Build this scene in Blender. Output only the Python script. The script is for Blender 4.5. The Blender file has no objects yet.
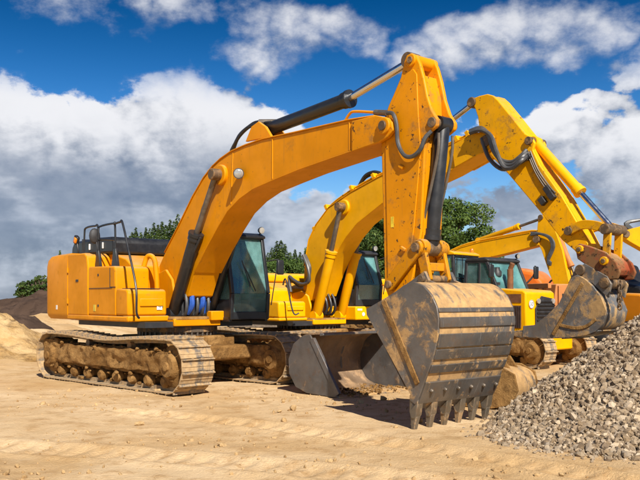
import bpy, math, random
import numpy as np
from mathutils import Vector, Matrix, noise as mnoise
random.seed(7); np.random.seed(7)
R = math.radians
scn = bpy.context.scene
COL = scn.collection

# ------------------------------------------------------------------ camera, sky, sun, exposure
CAMH, FPX, HZ = 1.77, 800.0, 300.0            # eye height, focal length (px of a 640 wide picture), horizon row
cd = bpy.data.cameras.new('camera'); cam = bpy.data.objects.new('camera', cd); COL.objects.link(cam)
cam.location = (0, 0, CAMH); cam.rotation_euler = (R(90), 0, 0)
cd.sensor_width = 36; cd.lens = 36*FPX/640; cd.shift_y = (HZ-240)/640; cd.clip_end = 6000; cd.clip_start = .05
scn.camera = cam
scn.cycles.max_bounces = 6; scn.cycles.diffuse_bounces = 3; scn.cycles.glossy_bounces = 3; scn.cycles.transparent_max_bounces = 10
scn.view_settings.view_transform = 'Standard'; scn.view_settings.look = 'None'
scn.view_settings.gamma = 1; scn.view_settings.exposure = 0.52; scn.view_settings.use_curve_mapping = False
SUN_EL = R(41); SUN_AZ = math.atan2(.33, -.944)
sdir = Vector((math.sin(SUN_AZ)*math.cos(SUN_EL), math.cos(SUN_AZ)*math.cos(SUN_EL), math.sin(SUN_EL)))
sl = bpy.data.lights.new('sun', 'SUN'); sl.energy = 5.0; sl.angle = R(.5); sl.color = (1, .93, .82)
so = bpy.data.objects.new('sun', sl); COL.objects.link(so); so.rotation_euler = (-sdir).to_track_quat('-Z', 'Y').to_euler()
so.location = sdir*60


class NT:
    """small node-tree writer"""
    def __init__(s, tree): s.t = tree; s.n = tree.nodes; s.l = tree.links
    def a(s, typ, ins=None, **props):
        nd = s.n.new(typ)
        for k, v in props.items(): setattr(nd, k, v)
        for k, v in (ins or {}).items():
            sk = nd.inputs[k]
            if isinstance(v, bpy.types.NodeSocket): s.l.new(v, sk)
            else:
                if sk.type == 'RGBA' and len(v) == 3: v = (*v, 1)
                sk.default_value = v
        return nd
    def m(s, op, a, b=0.0, c=0.0, clamp=False):
        return s.a('ShaderNodeMath', {0: a, 1: b, 2: c}, operation=op, use_clamp=clamp).outputs[0]
    def ss(s, v, lo, hi, a=0.0, b=1.0):
        return s.a('ShaderNodeMapRange', {0: v, 1: lo, 2: hi, 3: a, 4: b}, interpolation_type='SMOOTHSTEP').outputs[0]
    def mix(s, f, a, b, mode='MIX'):
        nd = s.n.new('ShaderNodeMix'); nd.data_type = 'RGBA'; nd.blend_type = mode
        for i, v in ((0, f), (6, a), (7, b)):
            if isinstance(v, bpy.types.NodeSocket): s.l.new(v, nd.inputs[i])
            else: nd.inputs[i].default_value = v if i == 0 else ((*v, 1) if len(v) == 3 else v)
        return nd.outputs[2]
    def noise(s, vec, scale, detail=5, rough=.55, dist=0.0):
        return s.a('ShaderNodeTexNoise', {'Vector': vec, 'Scale': scale, 'Detail': detail, 'Roughness': rough, 'Distortion': dist}).outputs[0]


def build_world():
    w = bpy.data.worlds.new('World'); scn.world = w; w.use_nodes = True
    w.cycles.sampling_method = 'MANUAL'; w.cycles.sample_map_resolution = 256
    t = NT(w.node_tree); t.n.clear()
    sky = t.a('ShaderNodeTexSky', sky_type='NISHITA', sun_disc=False, sun_elevation=SUN_EL, sun_rotation=SUN_AZ,
              altitude=300, air_density=1.0, dust_density=.35, ozone_density=2.2)
    # cloud field as a node group over (azimuth, elevation) in degrees
    g = bpy.data.node_groups.new('cloud_field', 'ShaderNodeTree')
    g.interface.new_socket('P', in_out='INPUT', socket_type='NodeSocketVector')
    g.interface.new_socket('D', in_out='OUTPUT', socket_type='NodeSocketFloat')
    q = NT(g); gi = q.a('NodeGroupInput'); go = q.a('NodeGroupOutput')
    P = gi.outputs[0]
    wv = q.a('ShaderNodeTexNoise', {'Vector': P, 'Scale': .25, 'Detail': 2}).outputs[1]
    warp = q.a('ShaderNodeVectorMath', {0: q.a('ShaderNodeVectorMath', {0: wv, 1: (.5, .5, .5)}, operation='SUBTRACT').outputs[0], 1: (5.0, 3.2, 0)}, operation='MULTIPLY').outputs[0]
    PW = q.a('ShaderNodeVectorMath', {0: P, 1: warp}, operation='ADD').outputs[0]
    # the cumulus banks: (az, el, half width, half height, weight)
    blobs = [(-20.5, 9.6, 5.2, 5.4, 1.0), (-15.5, 8.5, 6.5, 6.0, 1.0), (-9.5, 9.8, 6.6, 6.4, 1.05), (-4.6, 9.6, 4.0, 4.6, 1.0), (-21, 3.5, 12, 7, 1.0), (-9, 4.0, 12, 7, 1.0), (1.0, 3.6, 8, 5.2, .70),
             (15.0, 17.6, 8.5, 2.5, .85), (9.0, 17.4, 5, 2.3, .75), (0.5, 18.4, 6, 2.2, .70), (-4.0, 17.9, 4.4, 3.2, .72), (-9.5, 20.3, 7, 1.8, .66), (-16.0, 19.4, 5.5, 1.9, .55), (22, 15.5, 3, 2.0, .6),
             (16.0, 10.8, 6.0, 2.7, .82), (21.5, 8.6, 5.0, 4.6, .95), (13, 4.4, 12, 4.6, .66), (9.0, 8.6, 5, 1.6, .62), (18.5, 13.0, 4.5, 1.3, .58), (21, 3, 8, 5.0, .80), (5, .8, 22, 2.6, .90)]
    tot = None
    for az, el, rx, ry, wt in blobs:
        d = q.a('ShaderNodeVectorMath', {0: PW, 1: (az, el, 0)}, operation='SUBTRACT').outputs[0]
        d = q.a('ShaderNodeVectorMath', {0: d, 1: (1/rx, 1/ry, 0)}, operation='MULTIPLY').outputs[0]
        r = q.a('ShaderNodeVectorMath', {0: d}, operation='LENGTH').outputs['Value']
        b = q.m('MULTIPLY', q.ss(r, 1.30, .45), wt)
        tot = b if tot is None else q.m('MAXIMUM', tot, b)
    # general cloud cover for the rest of the sky, the same kind of banks all round
    sc = q.a('ShaderNodeVectorMath', {0: P, 1: (.055, .085, .05)}, operation='MULTIPLY').outputs[0]
    gen = q.ss(q.noise(sc, 1.0, 3, .5), .50, .68, 0, .85)
    sepP = q.a('ShaderNodeSeparateXYZ', {0: P})
    far = q.m('MAXIMUM', q.ss(q.m('ABSOLUTE', sepP.outputs[0]), 23, 30), q.ss(sepP.outputs[1], 21.5, 27))
    tot = q.m('MAXIMUM', tot, q.m('MULTIPLY', gen, far))
    st = q.a('ShaderNodeVectorMath', {0: P, 1: (.16, .24, .16)}, operation='MULTIPLY').outputs[0]
    n1 = q.noise(st, 1.0, 8, .57)
    n2 = q.a('ShaderNodeTexVoronoi', {'Vector': PW, 'Scale': .62}, feature='F1').outputs[0]
    e = q.m('ADD', q.m('MULTIPLY', q.m('SUBTRACT', n1, .5), 1.5), q.m('MULTIPLY', q.m('SUBTRACT', .45, n2), .30))
    n3 = q.noise(st, 4.2, 5, .62)
    e = q.m('ADD', e, q.m('MULTIPLY', q.m('SUBTRACT', n3, .5), .55))
    e = q.m('ADD', e, tot)
    q.l.new(e, go.inputs[0])
    # main tree
    co = t.a('ShaderNodeTexCoord').outputs['Generated']
    sp = t.a('ShaderNodeSeparateXYZ', {0: co})
    az = t.m('MULTIPLY', t.m('ARCTAN2', sp.outputs[0], sp.outputs[1]), 57.2958)
    el = t.m('MULTIPLY', t.m('ARCSINE', sp.outputs[2]), 57.2958)
    def field(da, de):
        v = t.a('ShaderNodeCombineXYZ', {0: t.m('ADD', az, da), 1: t.m('ADD', el, de), 2: 3.7}).outputs[0]
        nd = t.n.new('ShaderNodeGroup'); nd.node_tree = g; t.l.new(v, nd.inputs[0]); return nd.outputs[0]
    f0 = field(0, 0); f1 = field(.8, 1.7)
    hi = t.ss(el, 13.0, 16.5)
    cover = t.m('ADD', t.m('MULTIPLY', t.ss(f0, .40, .58), t.m('SUBTRACT', 1.0, hi)), t.m('MULTIPLY', t.ss(f0, .30, 1.12, 0, .92), hi))
    thick = t.ss(f0, .55, 1.5)
    lit = t.ss(t.m('SUBTRACT', f0, f1), -.60, .40)
    lit = t.m('MULTIPLY', lit, t.m('SUBTRACT', 1.0, t.m('MULTIPLY', thick, .06)))
    nb = t.noise(t.a('ShaderNodeCombineXYZ', {0: t.m('MULTIPLY', az, .07), 1: t.m('MULTIPLY', el, .16), 2: 1.3}).outputs[0], 1.0, 5, .6)
    basegrey = t.m('MULTIPLY', t.ss(nb, .43, .57), t.ss(el, 13.0, 7.5))
    lit = t.m('MULTIPLY', lit, t.m('SUBTRACT', 1.0, t.m('MULTIPLY', basegrey, .74)))
    ccol = t.mix(lit, (1.7, 2.2, 3.15), t.mix(t.ss(el, 12.0, 4.0), (8.5, 8.5, 8.7), (5.2, 5.7, 6.7)))
    hs = t.a('ShaderNodeHueSaturation', {'Hue': .511, 'Saturation': 1.52, 'Value': t.ss(el, 24.0, 8.0, .48, 1.12), 'Color': sky.outputs[0]}).outputs[0]
    out = t.mix(t.m('MULTIPLY', cover, .96), hs, ccol)
    bg = t.a('ShaderNodeBackground', {'Color': out, 'Strength': .075})
    t.a('ShaderNodeOutputWorld', {'Surface': bg.outputs[0]})
build_world()

# ------------------------------------------------------------------ materials
def newmat(name):
    m = bpy.data.materials.new(name); m.use_nodes = True
    t = NT(m.node_tree); t.n.clear()
    b = t.a('ShaderNodeBsdfPrincipled'); o = t.a('ShaderNodeOutputMaterial', {0: b.outputs[0]})
    return m, t, b
def lk(t, b, k, v):
    if isinstance(v, bpy.types.NodeSocket): t.l.new(v, b.inputs[k])
    else: b.inputs[k].default_value = (*v, 1) if hasattr(v, '__len__') and len(v) == 3 else v
def bump(t, b, h, strength, dist):
    t.l.new(t.a('ShaderNodeBump', {'Height': h, 'Strength': strength, 'Distance': dist}).outputs[0], b.inputs['Normal'])
MUD = (.45, .27, .105); MUD_D = (.20, .115, .05)
def coords(t): return t.a('ShaderNodeTexCoord').outputs['Object']

def paint(name, base, dirt=.5, chips=.5, rough=.38, streak=1.0):
    m, t, b = newmat(name); c = coords(t)
    v1 = t.noise(c, .9, 4, .6)
    col = t.mix(t.ss(v1, .35, .7), base, tuple(x*.80 for x in base))
    fade = t.ss(t.noise(c, .55, 5, .7, .6), .5, .72, 0, .30)
    col = t.mix(fade, col, tuple(min(1, x*1.08+.035) for x in base))
    st = t.a('ShaderNodeVectorMath', {0: c, 1: (5, 5, .7)}, operation='MULTIPLY').outputs[0]
    sk = t.ss(t.noise(st, 1.6, 4, .65), .56, .80, 0, .35*streak)
    col = t.mix(sk, col, (.24, .13, .03))
    d1 = t.noise(c, 2.6, 8, .68)
    mask = t.ss(d1, .64-.17*dirt, .78-.12*dirt, 0, .9)
    col = t.mix(t.m('MULTIPLY', mask, min(1, dirt*1.3)), col, MUD_D)
    d2 = t.noise(c, 11, 7, .72)
    ch = t.ss(d2, .68-.075*chips, .715-.07*chips, 0, 1.0)
    col = t.mix(t.m('MULTIPLY', ch, min(1, chips*1.4)), col, (.055, .035, .02))
    scr = t.ss(t.noise(t.a('ShaderNodeMapping', {'Vector': c, 'Rotation': (.3, .5, .2), 'Scale': (30, 30, 2.2)}).outputs[0], 1.0, 3, .7), .655, .69, 0, .10+.30*chips)
    col = t.mix(scr, col, (.30, .16, .05))
    nz = t.a('ShaderNodeSeparateXYZ', {0: t.a('ShaderNodeNewGeometry').outputs['Normal']}).outputs[2]
    dust_haze = t.m('MULTIPLY', t.ss(nz, .45, .9), t.ss(t.noise(c, 3.5, 6, .7), .35, .65, .12, .60))
    col = t.mix(dust_haze, col, (.46, .32, .17))
    lk(t, b, 'Base Color', col)
    lk(t, b, 'Roughness', t.m('ADD', t.ss(v1, .3, .7, rough-.06, rough+.10), t.m('MULTIPLY', mask, .35)))
    lk(t, b, 'Specular IOR Level', .16)
    bump(t, b, t.m('ADD', t.m('MULTIPLY', d2, .5), t.m('MULTIPLY', d1, .8)), .12, .02)
    return m

def steel(name, base=(.075, .082, .095), mud=.5, rough=.42, metal=.35, mudcol=MUD, sc=1.0, filmk=1.0):
    m, t, b = newmat(name); c = coords(t)
    v = t.noise(c, 2.2, 5, .6)
    col = t.mix(t.ss(v, .3, .7), base, tuple(x*1.7 for x in base))
    st = t.a('ShaderNodeMapping', {'Vector': c, 'Rotation': (.10, 0, .12), 'Scale': (1.3, 26, 1.3)}).outputs[0]
    sm = t.noise(t.a('ShaderNodeVectorMath', {0: c, 1: (1.6, 9, 1.6)}, operation='MULTIPLY').outputs[0], 1.0, 6, .65, .5)
    rs = t.ss(t.noise(c, 5.5, 6, .7), .52, .72, 0, .6)
    col = t.mix(rs, col, (.15, .075, .035))
    film = t.ss(t.noise(c, 1.4*sc, 6, .6, .3), .34, .72, .06, .62)
    col = t.mix(t.m('MULTIPLY', film, (.35+.5*mud)*filmk), col, tuple(x*.62 for x in mudcol))
    s1 = t.ss(t.noise(st, 1.6, 4, .7), .60, .70, 0, .55)
    col = t.mix(s1, col, (.30, .285, .265))
    d = t.m('ADD', t.m('MULTIPLY', t.noise(c, 2.1*sc, 9, .68, .5), .62), t.m('MULTIPLY', sm, .38))
    mk = t.ss(d, .68-.30*mud, .78-.30*mud)
    col = t.mix(mk, col, t.mix(t.noise(c, 9, 4, .6), MUD_D, tuple(x*1.25 for x in mudcol)))
    lk(t, b, 'Base Color', col)
    lk(t, b, 'Metallic', t.m('MULTIPLY', t.m('SUBTRACT', 1.0, mk), metal))
    lk(t, b, 'Roughness', t.m('ADD', rough, t.m('MULTIPLY', mk, .45)))
    bump(t, b, t.m('ADD', t.m('MULTIPLY', mk, .6), t.m('MULTIPLY', t.noise(c, 22, 6, .7), .5)), .35, .02)
    return m

def soil(name, c1, c2, c3, s1=.35, s2=3.0, s3=24, bstr=.5, bd=.03):
    m, t, b = newmat(name); c = coords(t)
    a1 = t.noise(c, s1, 6, .6, .5); a2 = t.noise(c, s2, 8, .68); a3 = t.noise(c, s3, 5, .7)
    col = t.mix(t.ss(a1, .34, .66), c1, c2)
    col = t.mix(t.ss(a2, .46, .72, 0, .85), col, c3)
    col = t.mix(t.ss(a3, .58, .74, 0, .55), col, tuple(x*1.35 for x in c2))
    col = t.mix(t.ss(t.noise(c, s3*2.2, 3, .6), .66, .74, 0, .6), col, tuple(x*.45 for x in c3))
    lk(t, b, 'Base Color', col); lk(t, b, 'Roughness', .92); lk(t, b, 'Specular IOR Level', .15)
    bump(t, b, t.m('ADD', t.m('MULTIPLY', a2, .8), t.m('MULTIPLY', a3, .5)), bstr, bd)
    return m

def plain(name, col, rough=.5, metal=0.0, spec=.5, var=.25):
    m, t, b = newmat(name); c = coords(t)
    v = t.noise(c, 6, 5, .65)
    lk(t, b, 'Base Color', t.mix(t.ss(v, .35, .75), tuple(x*(1-var) for x in col), tuple(min(1, x*(1+var)) for x in col)))
    lk(t, b, 'Roughness', t.ss(v, .3, .8, rough-.06, rough+.12)); lk(t, b, 'Metallic', metal); lk(t, b, 'Specular IOR Level', spec)
    return m

def glass(name, tint=(.66, .93, .90)):
    m = bpy.data.materials.new(name); m.use_nodes = True
    t = NT(m.node_tree); t.n.clear(); c = coords(t)
    tr = t.a('ShaderNodeBsdfTransparent', {'Color': tint})
    gl = t.a('ShaderNodeBsdfGlossy', {'Color': (.9, .95, 1), 'Roughness': .06})
    df = t.a('ShaderNodeBsdfDiffuse', {'Color': (.32, .55, .55)})
    fr = t.a('ShaderNodeFresnel', {'IOR': 1.5}).outputs[0]
    m1 = t.a('ShaderNodeMixShader', {0: t.m('ADD', fr, .04), 1: tr.outputs[0], 2: gl.outputs[0]})
    dust_haze = t.ss(t.noise(c, 2.2, 6, .6), .38, .75, .11, .36)  # thin dust plus painted brightness: teal film lightens the dark panes
    m2 = t.a('ShaderNodeMixShader', {0: dust_haze, 1: m1.outputs[0], 2: df.outputs[0]})
    t.a('ShaderNodeOutputMaterial', {0: m2.outputs[0]})
    return m

MT = {}
MT['yel1'] = paint('orange_yellow_paint', (.72, .272, .0), .34, .45, .46, 1.1)
MT['yel1b'] = paint('orange_yellow_paint_worn', (.73, .275, .0), .66, 1.05, .48, 1.2)
MT['yel2'] = paint('bright_yellow_paint', (.88, .42, .0), .18, .32, .42, .8)
MT['yel2b'] = paint('bright_yellow_paint_worn', (.86, .405, .0), .55, .95, .48, 1.2)
MT['yel3'] = paint('yellow_paint_dusty', (.84, .40, .0), .28, .45, .48)
MT['orange'] = paint('orange_paint', (.68, .15, .018), .3, .4, .45)
MT['amber'] = paint('amber_paint', (.72, .26, .012), .2, .2, .4)
MT['tanorange'] = paint('faded_orange_paint', (.55, .22, .075), .4, .4, .55)
MT['red'] = paint('red_worn_paint', (.30, .06, .022), 1.7, 1.6, .65)
MT['muddy'] = soil('caked_mud', (.215, .11, .033), (.37, .21, .075), (.09, .045, .016), 2.2, 7.0, 30, 1.0, .05)
MT['shoe'] = steel('track_shoe_steel', (.13, .12, .11), .84, .55, .3, (.50, .355, .19), 1.5)
MT['chain'] = steel('track_chain_steel', (.06, .05, .04), .72, .6, .3, (.33, .2, .09), 2.0)
MT['bsteel'] = steel('bucket_steel_scraped', (.078, .074, .071), .50, .42, .35, (.48, .30, .13), 2.2, .55)
MT['bshell'] = steel('bucket_shell_muddy', (.10, .10, .10), .90, .5, .3, (.55, .34, .14))
MT['bside'] = steel('bucket_side_steel', (.09, .086, .083), .60, .44, .3, (.52, .32, .13), 1.5, .38)
MT['b2'] = steel('grey_bucket_steel', (.095, .10, .105), .66, .48, .3, (.48, .30, .12), 1.5, .6)
MT['lsteel'] = steel('loader_bucket_steel', (.10, .098, .098), .46, .42, .4, (.30, .21, .13), 1.3, .8)
MT['linner'] = steel('loader_bucket_inside', (.19, .13, .085), .66, .42, .3, (.40, .26, .145))
MT['tooth'] = steel('tooth_steel', (.11, .095, .075), .62, .45, .4, (.34, .23, .12), 3)
MT['black'] = plain('black_paint', (.018, .019, .022), .38)
MT['dark'] = plain('dark_plastic', (.03, .03, .033), .55)
MT['hose'] = plain('rubber_hose', (.022, .022, .024), .5)
MT['ghose'] = plain('grey_hose', (.07, .072, .075), .45)
MT['chrome'] = plain('chrome_rod', (.62, .65, .70), .22, 1.0, .5, .03)
MT['iron'] = plain('bare_iron', (.17, .14, .11), .5, .6)
MT['rust'] = plain('rusty_iron', (.20, .085, .035), .75, .2)
MT['pin'] = steel('pin_steel', (.10, .07, .045), .66, .55, .4, (.26, .15, .06), 4)
MT['link1'] = paint('orange_yellow_paint_grimy', (.58, .23, .0), .95, 1.3, .55)
MT['link2'] = paint('bright_yellow_paint_grimy', (.72, .34, .0), .95, 1.2, .55)
MT['lamp'] = plain('lamp_glass', (.42, .43, .42), .10, .3, .8)
MT['white'] = plain('white_decal', (.78, .78, .76), .5)
MT['blue'] = plain('blue_hose_sleeve', (.02, .09, .42), .5)
MT['redm'] = plain('red_marking', (.55, .035, .02), .5)
MT['beacon'] = plain('amber_beacon', (.75, .22, .01), .2)
MT['glass'] = glass('cab_glass')
MT['seat'] = plain('seat_fabric', (.035, .035, .04), .85)

# ------------------------------------------------------------------ mesh helpers
class MB:
    def __init__(s): s.v = []; s.f = []
    def add(s, vs, fs):
        o = len(s.v); s.v += [tuple(v) for v in vs]; s.f += [tuple(i+o for i in f) for f in fs]; return s
    def box(s, c, d, rot=None):
        hx, hy, hz = d[0]/2, d[1]/2, d[2]/2; c = Vector(c)
        vs = []
        for z in (-hz, hz):
            for x, y in ((-hx, -hy), (hx, -hy), (hx, hy), (-hx, hy)):
                p = Vector((x, y, z))
                if rot: p = rot @ p
                vs.append(c+p)
        return s.add(vs, [(3, 2, 1, 0), (4, 5, 6, 7), (0, 1, 5, 4), (1, 2, 6, 5), (2, 3, 7, 6), (3, 0, 4, 7)])
    def bb(s, x0, x1, y0, y1, z0, z1): return s.box(((x0+x1)/2, (y0+y1)/2, (z0+z1)/2), (abs(x1-x0), abs(y1-y0), abs(z1-z0)))
    def prism(s, pts, y0, y1):
        n = len(pts)
        ar = sum(pts[i][0]*pts[(i+1) % n][1]-pts[(i+1) % n][0]*pts[i][1] for i in range(n))
        if ar < 0: pts = pts[::-1]
        vs = [(p[0], y0, p[1]) for p in pts]+[(p[0], y1, p[1]) for p in pts]
        fs = [tuple(range(n)), tuple(range(2*n-1, n-1, -1))]
        fs += [(i, i+n, (i+1) % n+n, (i+1) % n) for i in range(n)]
        return s.add(vs, fs)
    def prismz(s, pts, z0, z1):
        n = len(pts)
        ar = sum(pts[i][0]*pts[(i+1) % n][1]-pts[(i+1) % n][0]*pts[i][1] for i in range(n))
        if ar < 0: pts = pts[::-1]
        vs = [(p[0], p[1], z0) for p in pts]+[(p[0], p[1], z1) for p in pts]
        fs = [tuple(range(n-1, -1, -1)), tuple(range(n, 2*n))]
        fs += [(i, (i+1) % n, (i+1) % n+n, i+n) for i in range(n)]
        return s.add(vs, fs)
    def strip(s, top, bot, y0, y1):
        """ribbon solid from two matching polylines in (x,z)"""
        n = len(top); vs = []
        for p, q in zip(top, bot): vs += [(p[0], y0, p[1]), (p[0], y1, p[1]), (q[0], y1, q[1]), (q[0], y0, q[1])]
        fs = []
        for i in range(n-1):
            a, b = 4*i, 4*i+4
            for k in range(4): fs.append((a+k, a+(k+1) % 4, b+(k+1) % 4, b+k))
        fs += [(3, 2, 1, 0), (4*n-4, 4*n-3, 4*n-2, 4*n-1)]
        return s.add(vs, fs)
    def cyl(s, p0, p1, r0, r1=None, n=16):
        p0, p1 = Vector(p0), Vector(p1); r1 = r0 if r1 is None else r1
        d = (p1-p0).normalized(); u = d.orthogonal().normalized(); w = d.cross(u); vs = []
        for p, r in ((p0, r0), (p1, r1)):
            for i in range(n):
                a = 2*math.pi*i/n; vs.append(p+u*(r*math.cos(a))+w*(r*math.sin(a)))
        fs = [(i, (i+1) % n, (i+1) % n+n, i+n) for i in range(n)]+[tuple(range(n-1, -1, -1)), tuple(range(n, 2*n))]
        return s.add(vs, fs)
    def tube(s, pts, r, n=8, sub=5, closed_ends=True):
        pts = [Vector(p) for p in pts]; P = []
        if sub > 1 and len(pts) > 2:
            for i in range(len(pts)-1):
                a = pts[max(i-1, 0)]; b = pts[i]; c = pts[i+1]; d = pts[min(i+2, len(pts)-1)]
                for k in range(sub):
                    t = k/sub
                    P.append(.5*((2*b)+(c-a)*t+(2*a-5*b+4*c-d)*t*t+(3*b-a-3*c+d)*t**3))
            P.append(pts[-1])
        else: P = pts
        vs = []; u = None
        for i, p in enumerate(P):
            d = (P[min(i+1, len(P)-1)]-P[max(i-1, 0)]).normalized()
            u = d.orthogonal().normalized() if u is None else (u-d*u.dot(d)).normalized()
            w = d.cross(u)
            vs += [p+u*(r*math.cos(2*math.pi*k/n))+w*(r*math.sin(2*math.pi*k/n)) for k in range(n)]
        fs = []
        for i in range(len(P)-1):
            for k in range(n): fs.append((i*n+k, i*n+(k+1) % n, (i+1)*n+(k+1) % n, (i+1)*n+k))
        fs += [tuple(range(n-1, -1, -1)), tuple(range((len(P)-1)*n, len(P)*n))]
        return s.add(vs, fs)
    def beam(s, p0, p1, w, h=None):
        p0, p1 = Vector(p0), Vector(p1); d = p1-p0; h = h or w
        rot = d.to_track_quat('X', 'Z').to_matrix()
        return s.box((p0+p1)/2, (d.length, w, h), rot)
    def lathe(s, prof, o, axis, n=20):
        """prof: (along, radius) about axis through o"""
        o = Vector(o); d = Vector(axis).normalized(); u = d.orthogonal().normalized(); w = d.cross(u); vs = []
        for a, r in prof:
            vs += [o+d*a+u*(r*math.cos(2*math.pi*k/n))+w*(r*math.sin(2*math.pi*k/n)) for k in range(n)]
        fs = []
        for i in range(len(prof)-1):
            for k in range(n): fs.append((i*n+k, i*n+(k+1) % n, (i+1)*n+(k+1) % n, (i+1)*n+k))
        fs += [tuple(range(n-1, -1, -1)), tuple(range((len(prof)-1)*n, len(prof)*n))]
        return s.add(vs, fs)
    def ellipsoid(s, c, r, n=10, m=7, jit=0.0, seed=0):
        rn = random.Random(seed); vs = [(c[0], c[1], c[2]-r[2])]
        for j in range(1, m):
            b = math.pi*j/m-math.pi/2
            for i in range(n):
                a = 2*math.pi*i/n; k = 1+rn.uniform(-jit, jit)
                vs.append((c[0]+r[0]*k*math.cos(b)*math.cos(a), c[1]+r[1]*k*math.cos(b)*math.sin(a), c[2]+r[2]*k*math.sin(b)))
        vs.append((c[0], c[1], c[2]+r[2])); fs = []
        for i in range(n): fs.append((0, 1+(i+1) % n, 1+i))
        for j in range(m-2):
            for i in range(n):
                a = 1+j*n; fs.append((a+i, a+(i+1) % n, a+n+(i+1) % n, a+n+i))
        L = len(vs)-1
        for i in range(n): fs.append((1+(m-2)*n+i, 1+(m-2)*n+(i+1) % n, L))
        return s.add(vs, fs)
    def mesh(s, name, mat, smooth=40):
        me = bpy.data.meshes.new(name); me.from_pydata(s.v, [], s.f); me.update()
        if mat: me.materials.append(MT[mat] if isinstance(mat, str) else mat)
        if smooth:
            me.polygons.foreach_set('use_smooth', [True]*len(me.polygons)); me.set_sharp_from_angle(angle=R(smooth))
        return me

def put(name, mb, mat, parent=None, bevel=0.0, smooth=40, seg=2):
    me = mb.mesh(name, mat, smooth) if isinstance(mb, MB) else mb
    o = bpy.data.objects.new(name, me); COL.objects.link(o)
    if parent: o.parent = parent
    if bevel:
        b = o.modifiers.new('bevel', 'BEVEL'); b.width = bevel; b.segments = seg; b.limit_method = 'ANGLE'; b.angle_limit = R(35)
    return o
def thing(name, label, cat, loc=(0, 0, 0), rz=0.0, group=None):
    o = bpy.data.objects.new(name, None); COL.objects.link(o); o.empty_display_size = .2
    o.location = loc; o.rotation_euler = (0, 0, rz); o['label'] = label; o['category'] = cat
    if group: o['group'] = group
    return o
def tag(o, label, cat, group=None):
    o['label'] = label; o['category'] = cat
    if group: o['group'] = group
    return o
def inset(pts, k):
    cx = sum(p[0] for p in pts)/len(pts); cz = sum(p[1] for p in pts)/len(pts)
    return [(cx+(p[0]-cx)*k, cz+(p[1]-cz)*k) for p in pts]
def offs(pts, d):
    """offset an open polyline to its left by d"""
    out = []
    for i, p in enumerate(pts):
        a = pts[max(i-1, 0)]; b = pts[min(i+1, len(pts)-1)]
        tx, tz = b[0]-a[0], b[1]-a[1]; L = math.hypot(tx, tz) or 1
        out.append((p[0]-tz/L*d, p[1]+tx/L*d))
    return out
def smoothline(pts, sub=4):
    P = []; n = len(pts)
    for i in range(n-1):
        a = pts[max(i-1, 0)]; b = pts[i]; c = pts[i+1]; d = pts[min(i+2, n-1)]
        for k in range(sub):
            t = k/sub
            P.append(tuple(.5*(2*b[j]+(c[j]-a[j])*t+(2*a[j]-5*b[j]+4*c[j]-d[j])*t*t+(3*b[j]-a[j]-3*c[j]+d[j])*t**3) for j in (0, 1)))
    P.append(pts[-1]); return P

# numpy value noise for terrain
def vnoise(x, y, seed=0):
    xi = np.floor(x).astype(np.int64); yi = np.floor(y).astype(np.int64); fx = x-xi; fy = y-yi
    fx = fx*fx*(3-2*fx); fy = fy*fy*(3-2*fy)
    def h(a, b):
        v = (a*374761393+b*668265263+seed*69069) & 0x7fffffff
        v = ((v ^ (v >> 13))*1274126177) & 0x7fffffff
        return ((v ^ (v >> 16)) & 0xffff)/65535.0
    return (h(xi, yi)*(1-fx)+h(xi+1, yi)*fx)*(1-fy)+(h(xi, yi+1)*(1-fx)+h(xi+1, yi+1)*fx)*fy
def fbm(x, y, oct=4, seed=0):
    s = 0; a = .5
    for i in range(oct):
        s = s+a*(vnoise(x*2**i, y*2**i, seed+i)-.5); a *= .5
    return s
def sstep(v, a, b):
    t = np.clip((v-a)/(b-a), 0, 1); return t*t*(3-2*t)

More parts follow.
